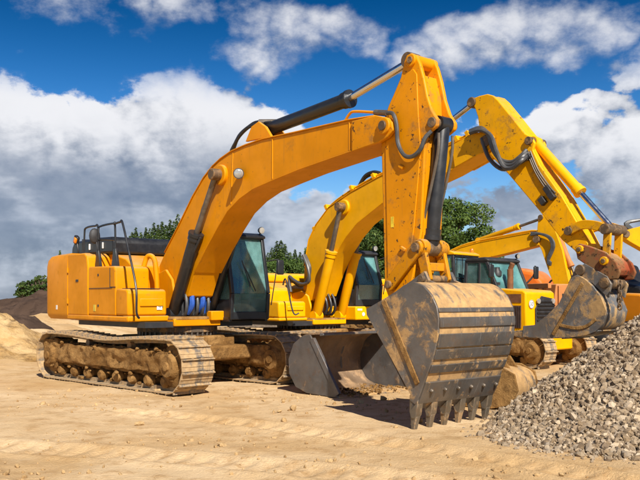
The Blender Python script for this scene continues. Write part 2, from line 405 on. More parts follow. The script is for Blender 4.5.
# ------------------------------------------------------------------ ground and terrain
RUTS = [((-7.5, 8.0), (-3.0, 7.6), (1.2, 6.2), (3.5, 4.6), .26), ((-7.0, 10.4), (-2.6, 9.6), (1.6, 7.8), (4.6, 5.6), .26),
        ((-9, 13), (-5, 10.8), (-3.1, 8.0), (-2.4, 5.0), .22), ((-10, 15), (-6.6, 12.2), (-4.6, 8.6), (-3.9, 5.0), .22),
        ((-3, 12.6), (-.5, 11.4), (3, 8), (5, 5.5), .2)]
def bez(r, n=60):
    t = np.linspace(0, 1, n)[:, None]; p = [np.array(q) for q in r[:4]]
    return (1-t)**3*p[0]+3*(1-t)**2*t*p[1]+3*(1-t)*t*t*p[2]+t**3*p[3]
def ground_h(x, y):
    z = .05*fbm(x*.5, y*.5, 4, 3)+.022*fbm(x*2.3, y*2.3, 4, 5)*2
    near = (y < 19) & (np.abs(x) < 12)
    for r in RUTS:
        P = bez(r); dm = np.full(x.shape, 9e9); ar = np.zeros(x.shape); acc = 0
        for i in range(len(P)-1):
            a, b = P[i], P[i+1]; L = np.hypot(*(b-a))
            t = np.clip(((x-a[0])*(b[0]-a[0])+(y-a[1])*(b[1]-a[1]))/L**2, 0, 1)
            d = np.hypot(x-a[0]-t*(b[0]-a[0]), y-a[1]-t*(b[1]-a[1]))
            mk = d < dm; dm = np.where(mk, d, dm); ar = np.where(mk, acc+t*L, ar); acc += L
        w = r[4]
        z = z+np.where(near, -.032*np.exp(-(dm/w)**4)+.028*np.exp(-((dm-w*1.5)/(w*.4))**2)+.014*np.tanh(3*np.sin(ar*2*np.pi/.27))*np.exp(-(dm/w)**6), 0)
    # worked-over spoil beside and behind the machines on the left
    left = sstep(-x, 6.5, 13)*sstep(y, 15.5, 24)
    z = z+left*(.55+2.0*fbm(x*.16+3, y*.2, 5, 11)+.7*fbm(x*.6, y*.7, 4, 17))
    ridge = np.exp(-((y-24.5-.25*(x+11))/1.6)**2)*sstep(-x, 7.5, 9.5)
    z = z+ridge*(.55+.6*fbm(x*.9, y*.9, 4, 8))
    back = sstep(y, 26, 40)
    z = z+back*(.25+1.3*fbm(x*.08, y*.1, 4, 23))
    return np.where(y > 200, z*.3, z)

def grid_mesh(name, xs, ys, fn, mat):
    X, Y = np.meshgrid(xs, ys); Z = fn(X, Y); nx, ny = len(xs), len(ys)
    v = np.stack([X.ravel(), Y.ravel(), Z.ravel()], 1)
    i = np.arange(nx*ny).reshape(ny, nx)
    f = np.stack([i[:-1, :-1].ravel(), i[:-1, 1:].ravel(), i[1:, 1:].ravel(), i[1:, :-1].ravel()], 1)
    me = bpy.data.meshes.new(name); me.from_pydata(v.tolist(), [], f.tolist()); me.update()
    me.materials.append(mat); me.polygons.foreach_set('use_smooth', [True]*len(me.polygons))
    o = bpy.data.objects.new(name, me); COL.objects.link(o); return o
def grow(a, step, end, k):
    out = []; p = a
    while p < end: step *= k; p += step; out.append(min(p, end))
    return out
MT['sand'] = soil('sandy_ground', (.55, .355, .165), (.72, .53, .315), (.42, .245, .10), .24, 2.6, 30, 1.0, .05)
xs = sorted([-q for q in grow(9, .07, 3000, 1.07)]+list(np.arange(-9, 9.01, .05))+grow(9, .07, 3000, 1.07))
ys = [-2500, -800, -200, -60, -25, -12, -6, -2, 0]+list(np.arange(1, 5, .25))+list(np.arange(5, 13, .045))+list(np.arange(13, 20, .08))+grow(20, .08, 3500, 1.045)
o = grid_mesh('ground', np.array(xs), np.array(ys), ground_h, MT['sand']); o['kind'] = 'structure'
def gz(x, y): return float(ground_h(np.array([float(x)]), np.array([float(y)]))[0])

MT['darksoil'] = soil('dark_topsoil', (.055, .034, .024), (.095, .06, .042), (.03, .018, .013), .5, 2.0, 14, .9, .08)
MT['midsoil'] = soil('brown_soil', (.12, .07, .04), (.24, .145, .075), (.07, .04, .022), .4, 1.6, 12, .9, .08)
def berm(name, x0, x1, y0, half, h, mat, seed, tilt=0.0):
    xs = np.arange(x0, x1, .16); ys = np.linspace(-half, half, 40)
    def fn(X, V):
        e = sstep(X, x0, x0+3)*sstep(-X, -x1, -x1+3)
        hh = h*(1+1.3*fbm(X*.22, V*.02+seed, 4, seed))*e
        return hh*np.cos(np.clip(V/half, -1, 1)*math.pi/2)**.8+(.55*fbm(X*.9, V*.9, 5, seed+3)+.5*fbm(X*2.2, V*2.2, 4, seed+5))*np.cos(V/half*1.55)-.16+ground_h(X, V+y0)
    o = grid_mesh(name, xs, ys, fn, MT[mat]); o.location = (0, y0, 0); o['kind'] = 'structure'
berm('earth_berm', -44, -7, 46, 4.5, 1.6, 'darksoil', 4)
berm('earth_berm', -34, -10.2, 32, 2.2, 1.05, 'darksoil', 9)
MT['spoil'] = soil('streaked_spoil', (.38, .21, .06), (.66, .46, .23), (.13, .07, .032), .8, 2.2, 16, 1.0, .10)
berm('spoil_bank', -17, -6.6, 23.5, 2.4, .62, 'spoil', 21)
berm('spoil_bank', -22, -8.6, 27.5, 2.0, .95, 'spoil', 25)
berm('earth_berm', -9, 3.5, 31, 2.2, .75, 'midsoil', 14)

# ------------------------------------------------------------------ machine frame: picture position -> place in a machine's own upright plane
class Mach:
    """upright planes of a machine standing at C with its front turned th degrees towards the viewer"""
    def __init__(s, C, th): s.C = C; s.th = R(th); s.c = math.cos(s.th); s.s = math.sin(s.th)
    def p(s, px, py, lat=0.0):
        u = (px-320)/FPX; cx = s.C[0]+lat*s.s; cy = s.C[1]+lat*s.c
        d = (cy*u-cx)/(s.c+u*s.s); Y = cy-d*s.s
        return (d, CAMH+(HZ-py)/FPX*Y)
    def pl(s, L, lat=0.0): return [s.p(a, b, lat) for a, b in L]
def P3(q, y): return (q[0], y, q[1])

# ------------------------------------------------------------------ shared excavator parts
_mesh_cache = {}
def shoe_mesh(w, pitch):
    k = ('shoe', w, pitch)
    if k not in _mesh_cache:
        m = MB()
        m.box((0, 0, 0), (pitch*.97, w, .022))
        for gx, gh in ((-.42, .045), (.10, .012)): m.box((gx*pitch, 0, .010+gh/2), (.020, w*.985, gh))
        m.box((0, -.11, -.045), (pitch*1.04, .05, .085)); m.box((0, .11, -.045), (pitch*1.04, .05, .085))
        _mesh_cache[k] = m.mesh('track_shoe', 'shoe', 0)
    return _mesh_cache[k]

def lumpy(m, x0, x1, y0, y1, z0, z1, nx, nz, amp, seed, freq=3.0):
    """mud-caked slab: closed box whose -y/+y faces are bumped outwards"""
    g = {}
    vs = []; fs = []
    for side, yy in ((0, y0), (1, y1)):
        for i in range(nx+1):
            for j in range(nz+1):
                x = x0+(x1-x0)*i/nx; z = z0+(z1-z0)*j/nz
                e = min(i, nx-i, 2)/2*min(j, nz-j, 2)/2
                n = mnoise.fractal(Vector((x*freq+seed, z*freq, side*5+seed)), .9, 2.1, 4)
                dy = amp*(n*1.3+.35)*(.35+.65*e)*(-1 if side == 0 else 1)
                dx = .5*amp*mnoise.noise(Vector((z*6, seed, x*2))); dz = .6*amp*mnoise.noise(Vector((x*5, z*3, seed+9)))
                g[(side, i, j)] = len(vs); vs.append((x+dx, yy+dy, z+dz))
    for i in range(nx):
        for j in range(nz):
            fs.append((g[0, i, j], g[0, i+1, j], g[0, i+1, j+1], g[0, i, j+1]))
            fs.append((g[1, i, j], g[1, i, j+1], g[1, i+1, j+1], g[1, i+1, j]))
    for i in range(nx):
        fs.append((g[0, i, 0], g[1, i, 0], g[1, i+1, 0], g[0, i+1, 0])); fs.append((g[0, i, nz], g[0, i+1, nz], g[1, i+1, nz], g[1, i, nz]))
    for j in range(nz):
        fs.append((g[0, 0, j], g[0, 0, j+1], g[1, 0, j+1], g[1, 0, j])); fs.append((g[0, nx, j], g[1, nx, j], g[1, nx, j+1], g[0, nx, j+1]))
    m.add(vs, fs)

def track(parent, lat, x0, x1, h, w, yaw, seed, full=True):
    """one crawler track in the frame of the undercarriage (turned by yaw against the house)"""
    rot = Matrix.Rotation(yaw, 4, 'Z')
    r = h/2-.035
    fr = MB()                                   # the frame between the wheels is the track part itself
    lumpy(fr, x0+.55, x1-.62, lat-w*.36, lat+w*.36, .40, .80, 64, 14, .055, seed, 3.2)
    lumpy(fr, x0+.16, x0+.80, lat-w*.33, lat+w*.33, .26, .88, 16, 14, .05, seed+4, 3.2)
    fr.bb(x0+.6, x1-.5, lat-w*.2, lat+w*.2, .32, .82)
    t = put('track', fr, 'muddy', parent, 0, 50); t.rotation_euler = (0, 0, yaw)
    # chain path
    cz = h/2; path = []
    N = 400; xa, xb = x0+h/2, x1-h/2
    def pt(sv):
        Ls = xb-xa; Lc = math.pi*r
        if sv < Ls: return xb-sv, cz-r+0, -1, 0.0                   # bottom, moving back
        sv -= Ls
        if sv < Lc:
            a = -math.pi/2-sv/r; return xa+r*math.cos(a), cz+r*math.sin(a), 0, a
        sv -= Lc
        if sv < Ls: return xa+sv, cz+r-.05*math.sin(math.pi*sv/Ls)+.022*math.sin(3*math.pi*sv/Ls), 1, 0
        sv -= Ls
        a = math.pi/2-sv/r; return xb+r*math.cos(a), cz+r*math.sin(a), 0, a
    T = 2*(xb-xa)+2*math.pi*r; n = round(T/.235); pitch = T/n
    me = shoe_mesh(w, round(pitch, 3))
    for i in range(n):
        sv = (i+.5)*pitch; x, z, k, a = pt(sv); xe, ze, _, _ = pt((sv+.02) % T)
        ang = math.atan2(ze-z, xe-x)
        so_ = bpy.data.objects.new('track_shoe', me); COL.objects.link(so_); so_.parent = t
        so_.location = (x, lat, z)
        # outward normal is to the left of travel (bottom travels back, so outward is down)
        so_.rotation_euler = (0, -ang, 0)
    # idler at the front, sprocket at the rear
    s = -1 if lat < 0 else 1
    for xx, nm, rr in ((xb, 'idler', r*.80), (xa, 'sprocket', r*.78)):
        m = MB()
        for sd in (-1, 1):
            m.lathe([(0, .02), (0, rr), (.05, rr*1.0), (.09, rr*.80), (.10, rr*.66), (.17, rr*.56), (.21, rr*.50), (.215, rr*.22), (.25, rr*.20), (.252, .01)], (xx, lat+sd*w*.20, cz), (0, sd, 0), 26)
        m.cyl((xx, lat-w*.25, cz), (xx, lat+w*.25, cz), rr*.7)
        put(nm, m, 'muddy', t, 0, 35)
    nr = 8 if full else 4
    for i in range(nr):
        x = xa+.32+(xb-xa-.6)*i/(nr-1); m = MB()
        m.lathe([(-w*.34, .03), (-w*.34, .07), (-w*.30, .09), (-w*.27, .12), (-w*.14, .12), (-w*.13, .09), (w*.13, .09), (w*.14, .12), (w*.27, .12), (w*.30, .09), (w*.34, .07), (w*.34, .03)], (x, lat, .215), (0, 1, 0), 14)
        put('roller', m, 'muddy', t)
    for x in (xa+(xb-xa)*.33, xa+(xb-xa)*.68):
        m = MB(); m.cyl((x, lat-w*.3, h-.20), (x, lat+w*.3, h-.20), .075); m.bb(x-.06, x+.06, lat-.05, lat+.05, .6, h-.2)
        put('carrier_roller', m, 'chain', t)
    # dirt lying on the frame and the chain below
    m = MB(); rn = random.Random(seed)
    for i in range(150):
        x = rn.uniform(x0+.4, x1-.4); sz = rn.uniform(.015, .05)
        yy = lat+s*rn.uniform(-.1, .42)*w if rn.random() < .6 else lat-rn.uniform(-.1, .42)*w
        zz = rn.choice([.80, .78, .12, .30])+rn.uniform(-.03, .05)
        m.ellipsoid((x, yy, zz), (sz*1.3, sz, sz*.8), 7, 5, .3, seed*100+i)
    put('mud_clods', m, 'muddy', t, 0, 60)['kind'] = 'stuff'
    return t

def hydraulic(parent, name, a, b, c, d, rb, rr, bmat, rmat='chrome', collar='black'):
    """barrel a-b, rod to c; d: side axis for the eyes"""
    a, b, c = Vector(a), Vector(b), Vector(c); ax = (b-a).normalized()
    m = MB(); L = (b-a).length
    m.lathe([(0, .02), (0, rb*.8), (.04, rb), (L-.16, rb), (L-.155, rb*1.16), (L-.06, rb*1.16), (L-.055, rb*1.28), (L, rb*1.28), (L+.005, rr*1.02)], a, ax, 20)
    m.cyl(a-Vector(d)*rb*1.0, a+Vector(d)*rb*1.0, rb*1.05, None, 18)
    cy = put(name, m, bmat, parent, 0, 40)
    m = MB(); m.cyl(b-ax*.1, c, rr, None, 18)
    put('piston_rod', m, rmat, cy)
    m = MB(); m.cyl(c-Vector(d)*rb*.95, c+Vector(d)*rb*.95, rr*1.9, None, 18)
    put('rod_eye', m, 'pin', cy, .008)
    return cy

def pinboss(m, q, y0, y1, r): m.cyl((q[0], y0, q[1]), (q[0], y1, q[1]), r, None, 20)

def cab(parent, x0, x1, y0, y1, z0, z1, fm, seat=True, guard=False, slope=.24, roofmat=None, back=.08, lamps=True, mirror=True, lower=None):
    """operator's cab: frame with panes"""
    w = .075; f = MB()
    lower = z0+.32 if lower is None else lower
    ft = x1-slope; fb = x1; rt = x0+back
    A = {}
    for nm, y in (('r', y0+w/2), ('l', y1-w/2)):
        pts = [(x0, z0), (rt, z1-.05), (ft, z1-.05), (x1, z0+.55), (x1-.05, z0)]
        for i in range(len(pts)): f.beam((pts[i][0], y, pts[i][1]), (pts[(i+1) % 5][0], y, pts[(i+1) % 5][1]), w, w*1.25)
        xm = x0+(x1-x0)*.42
        f.beam((xm, y, z0), (xm+.05, y, z1-.06), w*.9)
        f.bb(x0, x1-.05, y-.025, y+.025, z0, z0+.42)
    for x, z in ((rt, z1-.05), (ft, z1-.05), (x1-.05, z0+.03), (x0, z0+.03)): f.beam((x, y0, z), (x, y1, z), w)
    f.bb(x0, x0+.05, y0+.02, y1-.02, z0, z0+.45); f.bb(x0+.02, x1-.04, y0+.02, y1-.02, z0, z0+.06)
    f.beam((x1-.03, y0, z0+.08), (x1-.03, y1, z0+.08), .05, .16)
    c = put('cab', f, fm, parent, .012)
    m = MB(); m.prism([(rt-.06, z1-.05), (rt+.02, z1+.04), (ft-.05, z1+.06), (ft+.09, z1-.0), (ft+.10, z1-.06)], y0-.02, y1+.02)
    put('roof', m, roofmat or fm, c, .03)
    def pane(pts, name='window_pane'):
        v = [Vector(p) for p in pts]; nn = (v[1]-v[0]).cross(v[2]-v[0]).normalized()*.006
        mm = MB(); mm.add([p-nn for p in v]+[p+nn for p in v], [(3, 2, 1, 0), (4, 5, 6, 7), (0, 1, 5, 4), (1, 2, 6, 5), (2, 3, 7, 6), (3, 0, 4, 7)])
        return put(name, mm, 'glass', c, 0, 0)
    e = w*.5
    pane([(x1, y0+w, z0+.55), (x1, y1-w, z0+.55), (ft, y1-w, z1-.09), (ft, y0+w, z1-.09)])
    if lower < z0+.5: pane([(x1-.04, y0+w, z0+.15), (x1-.04, y1-w, z0+.15), (x1, y1-w, z0+.545), (x1, y0+w, z0+.545)])
    for y in (y0+w*.5, y1-w*.5):
        xm = x0+(x1-x0)*.42
        pane([(xm+.04, y, z0+.42), (x1-.05, y, z0+.42), (ft-.01, y, z1-.09), (xm+.09, y, z1-.09)])
        pane([(x0+.05, y, z0+.42), (xm-.04, y, z0+.42), (xm, y, z1-.09), (rt+.04, y, z1-.09)])
    pane([(x0+.02, y0+w, z0+.46), (x0+.02, y1-w, z0+.46), (rt, y1-w, z1-.09), (rt, y0+w, z1-.09)])
    if seat:
        ym = (y0+y1)/2; m = MB()
        m.box((x0+.62, ym, z0+.52), (.5, .5, .14)); m.box((x0+.40, ym, z0+.90), (.14, .48, .72)); m.box((x0+.40, ym, z0+1.34), (.10, .28, .18))
        m.box((x0+.62, ym, z0+.28), (.36, .36, .4))
        put('seat', m, 'seat', c, .03)
        m = MB()
        for s in (-1, 1):
            m.box((x0+.78, ym+s*.34, z0+.60), (.5, .12, .12)); m.tube([(x0+.98, ym+s*.34, z0+.62), (x0+1.0, ym+s*.34, z0+.85)], .02)
        m.tube([(x1-.22, ym-.12, z0+.1), (x1-.16, ym-.12, z0+.85)], .018); m.tube([(x1-.22, ym+.12, z0+.1), (x1-.16, ym+.12, z0+.85)], .018)
        m.box((x1-.14, y0+.17, z0+.75), (.05, .16, .26))
        put('control_console', m, 'dark', c, .01)
    if lamps:
        for y in ((y1-.1,) if not guard else (y0+.12, y1-.12)):
            m = MB(); m.tube([(ft, y, z1), (ft+.06, y, z1+.10)], .015); m.lathe([(0, .02), (.0, .05), (.06, .075), (.085, .075)], (ft+.02, y, z1+.13), (1, 0, -.1), 14)
            l = put('work_lamp', m, 'black', c)
            m = MB(); m.cyl((ft+.105, y, z1+.121), (ft+.115, y, z1+.12), .068); put('lamp_lens', m, 'lamp', c)
    if mirror:
        m = MB(); m.tube([(x1-.06, y1, z0+1.25), (x1+.10, y1+.16, z0+1.28), (x1+.12, y1+.20, z0+1.1)], .014)
        m.tube([(x1+.03, y1+.03, z0+.3), (x1+.09, y1+.10, z0+.9), (x1+.1, y1+.17, z0+1.3)], .012)
        put('handrail', m, 'black', c)
        m = MB(); m.box((x1+.12, y1+.21, z0+1.12), (.07, .17, .32)); put('mirror', m, 'black', c, .025)
        m = MB(); m.tube([(x1+.03, y0+.62, z0+.6), (x1-.01, y0+.46, z0+.95), (x1-.05, y0+.36, z0+1.15)], .013); m.beam((x1+.005, y0+.5, z0+.7), (x1-.05, y0+.32, z0+1.25), .02)
        put('wiper', m, 'black', c)
    if guard:
        m = MB()
        for k in range(5):
            y = y0+.1+(y1-y0-.2)*k/4; m.tube([(x1+.05, y, z0+.4), (x1+.04, y, z1-.05)], .012)
        for z in (z0+.5, z0+.95, z1-.1): m.tube([(x1+.05, y0, z), (x1+.05, y1, z)], .014)
        put('window_guard', m, 'black', c)
    return c

def house(parent, pm, detail=True, zb=1.34, rear=-3.55, hood='black', squeeze=1.0):
    """upper structure with counterweight, right-hand compartments and engine hood (front +x, left +y)"""
    y0 = -1.5; pmat = pm; before = set(parent.children)
    m = MB()
    # counterweight with rounded tail
    pts = []
    n = 14; ww = 1.5; rr = .42
    base = [(-2.35, -ww)]
    for i in range(7):
        a = -math.pi/2-i/6*math.pi/2*.86; base.append((rear+rr+rr*math.cos(a)+.0, -ww+rr+rr*math.sin(a)))
    base.append((rear-.13, 0))
    full = base+[(x, -y) for x, y in base[:-1][::-1]]
    # stacked rings for rolled top and bottom edges
    rings = [(zb, .955), (zb+.06, .985), (zb+.14, 1.0), (2.56, 1.0), (2.70, .985), (2.80, .945), (2.84, .88)]
    vs = []; fs = []; k = len(full)
    for z, s in rings:
        for x, y in full: vs.append((-2.35+(x+2.35)*s, y*(.5+.5*s) if x > -2.4 else y*s, z))
    for i in range(len(rings)-1):
        for j in range(k): fs.append((i*k+j, i*k+(j+1) % k, (i+1)*k+(j+1) % k, (i+1)*k+j))
    fs += [tuple(range(k-1, -1, -1)), tuple(range((len(rings)-1)*k, len(rings)*k))]
    m.add([(x, y, z) for x, y, z in vs], [f[::-1] for f in fs])
    cw = put('counterweight', m, pmat, parent, .0, 35)
    if detail:
        m = MB(); m.bb(-3.0, -2.93, -1.508, -1.5, 1.55, 1.65); put('decal', m, 'white', cw)
    # engine side door
    m = MB(); m.prism([(-2.335, zb+.10), (-2.335, 2.80), (-1.42, 2.80), (-1.30, 2.72), (-1.24, 2.48), (-1.24, zb+.10)], y0, y0+.55)
    d = put('side_door', m, pmat, parent, .03)
    # lower sill all along the side
    m = MB(); m.bb(-2.34, .66, y0-.015, y0+.5, zb, zb+.11); m.bb(.40, .68, y0-.01, -.58, zb-.0, zb+.12)
    put('sill', m, pmat, parent, .03)
    # tank compartment
    m = MB(); m.prism([(-1.225, zb+.115), (-1.225, 2.49), (.02, 2.47), (.08, 2.40), (.10, 2.02), (.10, zb+.115)], y0+.004, -.72)
    tk = put('tank_box', m, pmat, parent, .035)
    m = MB(); m.bb(-.16, -.145, y0-.004, y0+.004, 2.04, 2.44); m.bb(-.16, .10, y0-.004, y0+.004, 2.03, 2.045); put('panel_seam', m, 'dark', tk)
    # front step box with tool drawer
    m = MB(); m.prism([(.115, zb+.125), (.115, 2.00), (.58, 1.99), (.645, 1.93), (.655, zb+.125)], y0+.002, -.62)
    sb = put('step_box', m, pmat, parent, .04)
    m = MB(); m.box((.665, -.98, 1.72), (.03, .52, .16)); put('drawer', m, pmat, sb, .02)
    if detail:
        m = MB(); m.box((.664, -.80, 1.64), (.012, .12, .14)); put('decal', m, 'white', sb)
        m = MB()
        for k in range(4): m.box((.668, -.82+.03*k, 1.66-.018*(k % 2)), (.012, .016, .05))
        put('decal_print', m, 'dark', sb)
        m = MB(); m.bb(.2, .6, y0+.1, -.75, 2.001, 2.012); put('anti_slip_pad', m, 'dark', sb)
    # inner deck and engine cover
    m = MB(); m.prism([(-2.4, zb), (-2.4, 2.82), (-1.2, 2.80), (-.55, 2.66), (-.25, 2.5), (-.25, zb)], -.95, 1.48)
    put('deck', m, pmat, parent, .03)
    m = MB(); m.prism([(-3.28, 2.83), (-3.26, 3.02), (-3.12, 3.16), (-2.0, 3.19), (-1.12, 3.17), (-1.0, 3.08), (-.98, 2.79)], -1.02, 1.3)
    hd = put('engine_hood', m, hood, parent, .06, 40, 3)
    m = MB()
    for x in (-2.62, -1.85): m.bb(x-.008, x+.008, -1.03, 1.31, 2.84, 3.195)
    put('hood_seam', m, 'dark', hd)
    if detail:
        for x in (-2.2, -1.5):
            m = MB(); m.box((x, -1.035, 2.99), (.05, .03, .14)); put('hood_latch', m, 'white', hd, .01)
    # belly, slew ring, car body
    m = MB(); m.prism([(-2.3, zb-.12), (-2.3, zb-.005), (.9, zb-.005), (.9, zb-.12)], -1.25, 1.35); put('belly_plate', m, 'dark', parent)
    m = MB(); m.lathe([(0, .3), (0, .80), (.07, .80), (.07, .86), (.19, .86), (.19, .3)], (0, 0, 1.03), (0, 0, 1), 48)
    ring = put('slew_ring', m, 'chain', parent, 0, 30)
    m = MB()
    for k in range(40):
        a = 2*math.pi*k/40; m.cyl((.83*math.cos(a), .83*math.sin(a), .98), (.83*math.cos(a), .83*math.sin(a), 1.11), .024, None, 6)
    put('ring_bolts', m, 'iron', ring)['kind'] = 'stuff'
    m = MB(); m.bb(-.9, .9, -.9, .9, .48, 1.02); m.bb(-1.2, -.6, -1.2, 1.2, .52, .82); m.bb(.6, 1.2, -1.2, 1.2, .52, .82); m.bb(-.25, .95, -.62, .5, zb-.02, zb+.10)
    put('car_body', m, 'muddy', parent, .05)
    # front bulkheads that carry the boom foot
    m = MB()
    for y in (-.38, .33): m.prism([(-.6, zb), (-.55, 2.25), (.15, 2.42), (.42, 2.2), (.62, 1.5), (.62, zb)], y, y+.06)
    put('boom_bracket', m, pmat, parent, .015)
    m = MB(); m.bb(.60, .95, -.62, .50, zb-.1, zb+.06); put('front_plate', m, pmat, parent, .02)
    if detail:
        m = MB(); m.tube([(-.05, -.78, 2.48), (.0, -.74, 2.66), (.10, -.70, 2.70), (.20, -.66, 2.60), (.24, -.64, 2.30), (.25, -.63, 2.0)], .055, 10)
        put('hydraulic_pipe', m, pmat, parent)
    if squeeze != 1.0:            # a lower superstructure
        todo = [o for o in parent.children if o not in before]
        for o in list(todo): todo += list(o.children)
        for o in todo:
            for v in o.data.vertices:
                if v.co.z > zb: v.co.z = zb+(v.co.z-zb)*squeeze

SQZ = 1
def plate_poly(parent, name, pts, y0, y1, mat, bevel=.015):
    m = MB(); m.prism(pts, y0, y1); return put(name, m, mat, parent, bevel)

def bucket_part(parent, outer, side, hw, mats, strips, teeth=6, tooth_len=.36, stiff=None, ears=None, lipw=.13, tdir=None):
    """outer: shell outline lip->top in (x,z) (outside on the right of travel); side: closed side plate outline"""
    shell = smoothline(outer, 4)
    # which side is inside?
    cx = sum(p[0] for p in side)/len(side); cz = sum(p[1] for p in side)/len(side)
    mid = len(shell)//2; o1 = offs(shell, .05)[mid]
    sg = 1 if math.hypot(o1[0]-cx, o1[1]-cz) < math.hypot(shell[mid][0]-cx, shell[mid][1]-cz) else -1
    m = MB(); m.strip(shell, offs(shell, sg*.045), -hw+.03, hw-.03)
    b = put('bucket', m, mats[0], parent, 0, 35)
    for y0, y1 in ((-hw, -hw+.035), (hw-.035, hw)):
        plate_poly(b, 'side_plate', side, y0, y1, mats[1], .008)
    # wear strips on the outside, given as fractions of the shell length
    L = [0]
    for i in range(1, len(shell)): L.append(L[-1]+math.hypot(shell[i][0]-shell[i-1][0], shell[i][1]-shell[i-1][1]))
    def at(f):
        d = f*L[-1]
        for i in range(1, len(L)):
            if L[i] >= d:
                t = (d-L[i-1])/(L[i]-L[i-1]); return tuple(shell[i-1][k]*(1-t)+shell[i][k]*t for k in (0, 1))
        return shell[-1]
    for f0, f1, th, mt in strips:
        sec = [at(f0+(f1-f0)*k/5) for k in range(6)]
        m = MB(); m.strip(sec, offs(sec, -sg*th), -hw+.02, hw-.02)
        put('wear_strip', m, mt, b, .006)
    # lip with teeth
    a, c = shell[0], shell[2]; dx, dz = a[0]-c[0], a[1]-c[1]; dl = math.hypot(dx, dz); d = (dx/dl, dz/dl); nrm = (-d[1]*-sg, d[0]*-sg)
    def q(u, v): return (a[0]+d[0]*u+nrm[0]*v, a[1]+d[1]*u+nrm[1]*v)
    m = MB(); m.prism([q(-.05, -.012), q(.10, .012), q(.11, .03), q(-.05, .075)], -hw+.01, hw-.01)
    put('cutting_edge', m, mats[1], b, .006)
    if tdir:
        dl = math.hypot(*tdir); d = (tdir[0]/dl, tdir[1]/dl); nrm = (-d[1]*-sg, d[0]*-sg)
    for k in range(teeth):
        y = -hw+lipw/2+.01+(2*hw-lipw-.02)*k/(teeth-1)
        m = MB(); m.prism([q(-.10, -.05), q(.14, -.035), q(.20, .0), q(.20, .06), q(.12, .10), q(-.12, .12)], y-lipw/2, y+lipw/2)
        t = put('tooth', m, mats[2], b, .015)
        m = MB(); pa = [q(.16, -.025), q(tooth_len, .025), q(tooth_len+.005, .045), q(.16, .085)]
        tw = (.40, .24, .24, .40); m.add([(p[0], y-lipw*k2, p[1]) for p, k2 in zip(pa, tw)]+[(p[0], y+lipw*k2, p[1]) for p, k2 in zip(pa, tw)], [(0, 1, 2, 3), (7, 6, 5, 4), (0, 4, 5, 1), (1, 5, 6, 2), (2, 6, 7, 3), (3, 7, 4, 0)]); put('tooth_tip', m, mats[2], t, .014)
    if stiff:
        (p0, p1, wd) = stiff
        for y in (-hw-.022, hw):
            m = MB(); v = Vector((p1[0]-p0[0], p1[1]-p0[1])).normalized(); w2 = Vector((-v.y, v.x))*wd
            m.prism([(p0[0]-w2.x, p0[1]-w2.y), (p0[0]+w2.x, p0[1]+w2.y), (p1[0]+w2.x, p1[1]+w2.y), (p1[0]-w2.x, p1[1]-w2.y)], y, y+.022)
            put('stiffener_bar', m, mats[3] if len(mats) > 3 else mats[0], b, .008)
    if ears:
        for y in (-.31, .25): plate_poly(b, 'bucket_ear', ears, y, y+.06, mats[1], .012)
    return b

def boom_part(parent, poly, hw, mat, tip=None, wt=.035):
    """box-section boom: web plates, slightly wider top and bottom flanges"""
    m = MB(); m.prism(poly, -hw, hw)
    b = put('boom', m, mat, parent, .012)
    return b

# ================================================================== excavator one: big orange-yellow machine in front
E1 = Mach((-3.1, 17.4), 50)
ex1 = thing('excavator', 'large orange-yellow crawler excavator with black hydraulic rams and big toothed bucket on the sand', 'excavator', (E1.C[0], E1.C[1], 0), -E1.th)
yaw = R(6)
track(ex1, -1.30, -3.15, 2.47, 1.06, .74, yaw, 3); track(ex1, 1.30, -3.15, 2.47, 1.06, .74, yaw, 8)
house(ex1, 'yel1', True, 1.33, -3.9)
c1 = cab(ex1, -.50, 1.32, .50, 1.50, 1.36, 3.16, 'black')
# rails and mirrors on the right-hand deck
m = MB()
T = lambda px, py, lat: P3(E1.p(px, py, lat), lat)
m.tube([T(84, 256, -1.3), T(84.5, 234, -1.3), T(86, 228, -1.3), T(95, 226, -1.3), T(98, 228, -1.3), T(99, 262, -1.3)], .022, 8, 4)
m.tube([T(98.5, 262, -1.32), T(98.5, 231, -1.32), T(100, 226.5, -1.32), T(113, 223.5, -1.32), T(115, 226, -1.32), T(115.5, 262, -1.32)], .022, 8, 4)
m.tube([T(98.5, 240, -1.32), T(106, 239.5, -1.32), T(115, 240, -1.32)], .018, 8, 2)
m.tube([T(114, 224, -1.32), T(120, 222, -1.36), T(122.5, 223, -1.4), T(129, 252, -1.48), T(136, 287, -1.53), T(136.5, 312, -1.54), T(139, 318, -1.45)], .024, 8, 5)
put('handrail', m, 'black', ex1)
for px, lat in ((98.5, -1.31), (115.5, -1.32)):
    q = E1.p(px, 262, lat); m = MB(); m.prism([(q[0]-.14, 2.46), (q[0]-.05, 2.85), (q[0]+.05, 2.85), (q[0]+.14, 2.46)], lat-.03, lat+.03)
    put('rail_foot', m, 'black', ex1, .01)
q = E1.p(95.5, 236, -1.36)
m = MB(); m.ellipsoid((q[0], -1.38, q[1]), (.07, .13, .17), 12, 8); m.tube([(q[0], -1.36, q[1]), (q[0]+.05, -1.33, q[1]-.3)], .018); put('mirror', m, 'dark', ex1)
q = E1.p(76.5, 240, -1.2)
m = MB(); m.box((q[0], -1.2, q[1]), (.16, .10, .20), Matrix.Rotation(.5, 3, 'Y')); lb = put('warning_lamp', m, 'black', ex1, .03)
m = MB(); m.box((q[0]+.03, -1.24, q[1]-.01), (.10, .06, .13), Matrix.Rotation(.5, 3, 'Y')); put('lamp_lens', m, 'beacon', lb, .02)
m = MB(); m.tube([(q[0], -1.2, q[1]), (q[0]+.06, -1.18, q[1]-.25), (q[0]+.02, -1.16, 2.82)], .02); put('lamp_stalk', m, 'black', lb)

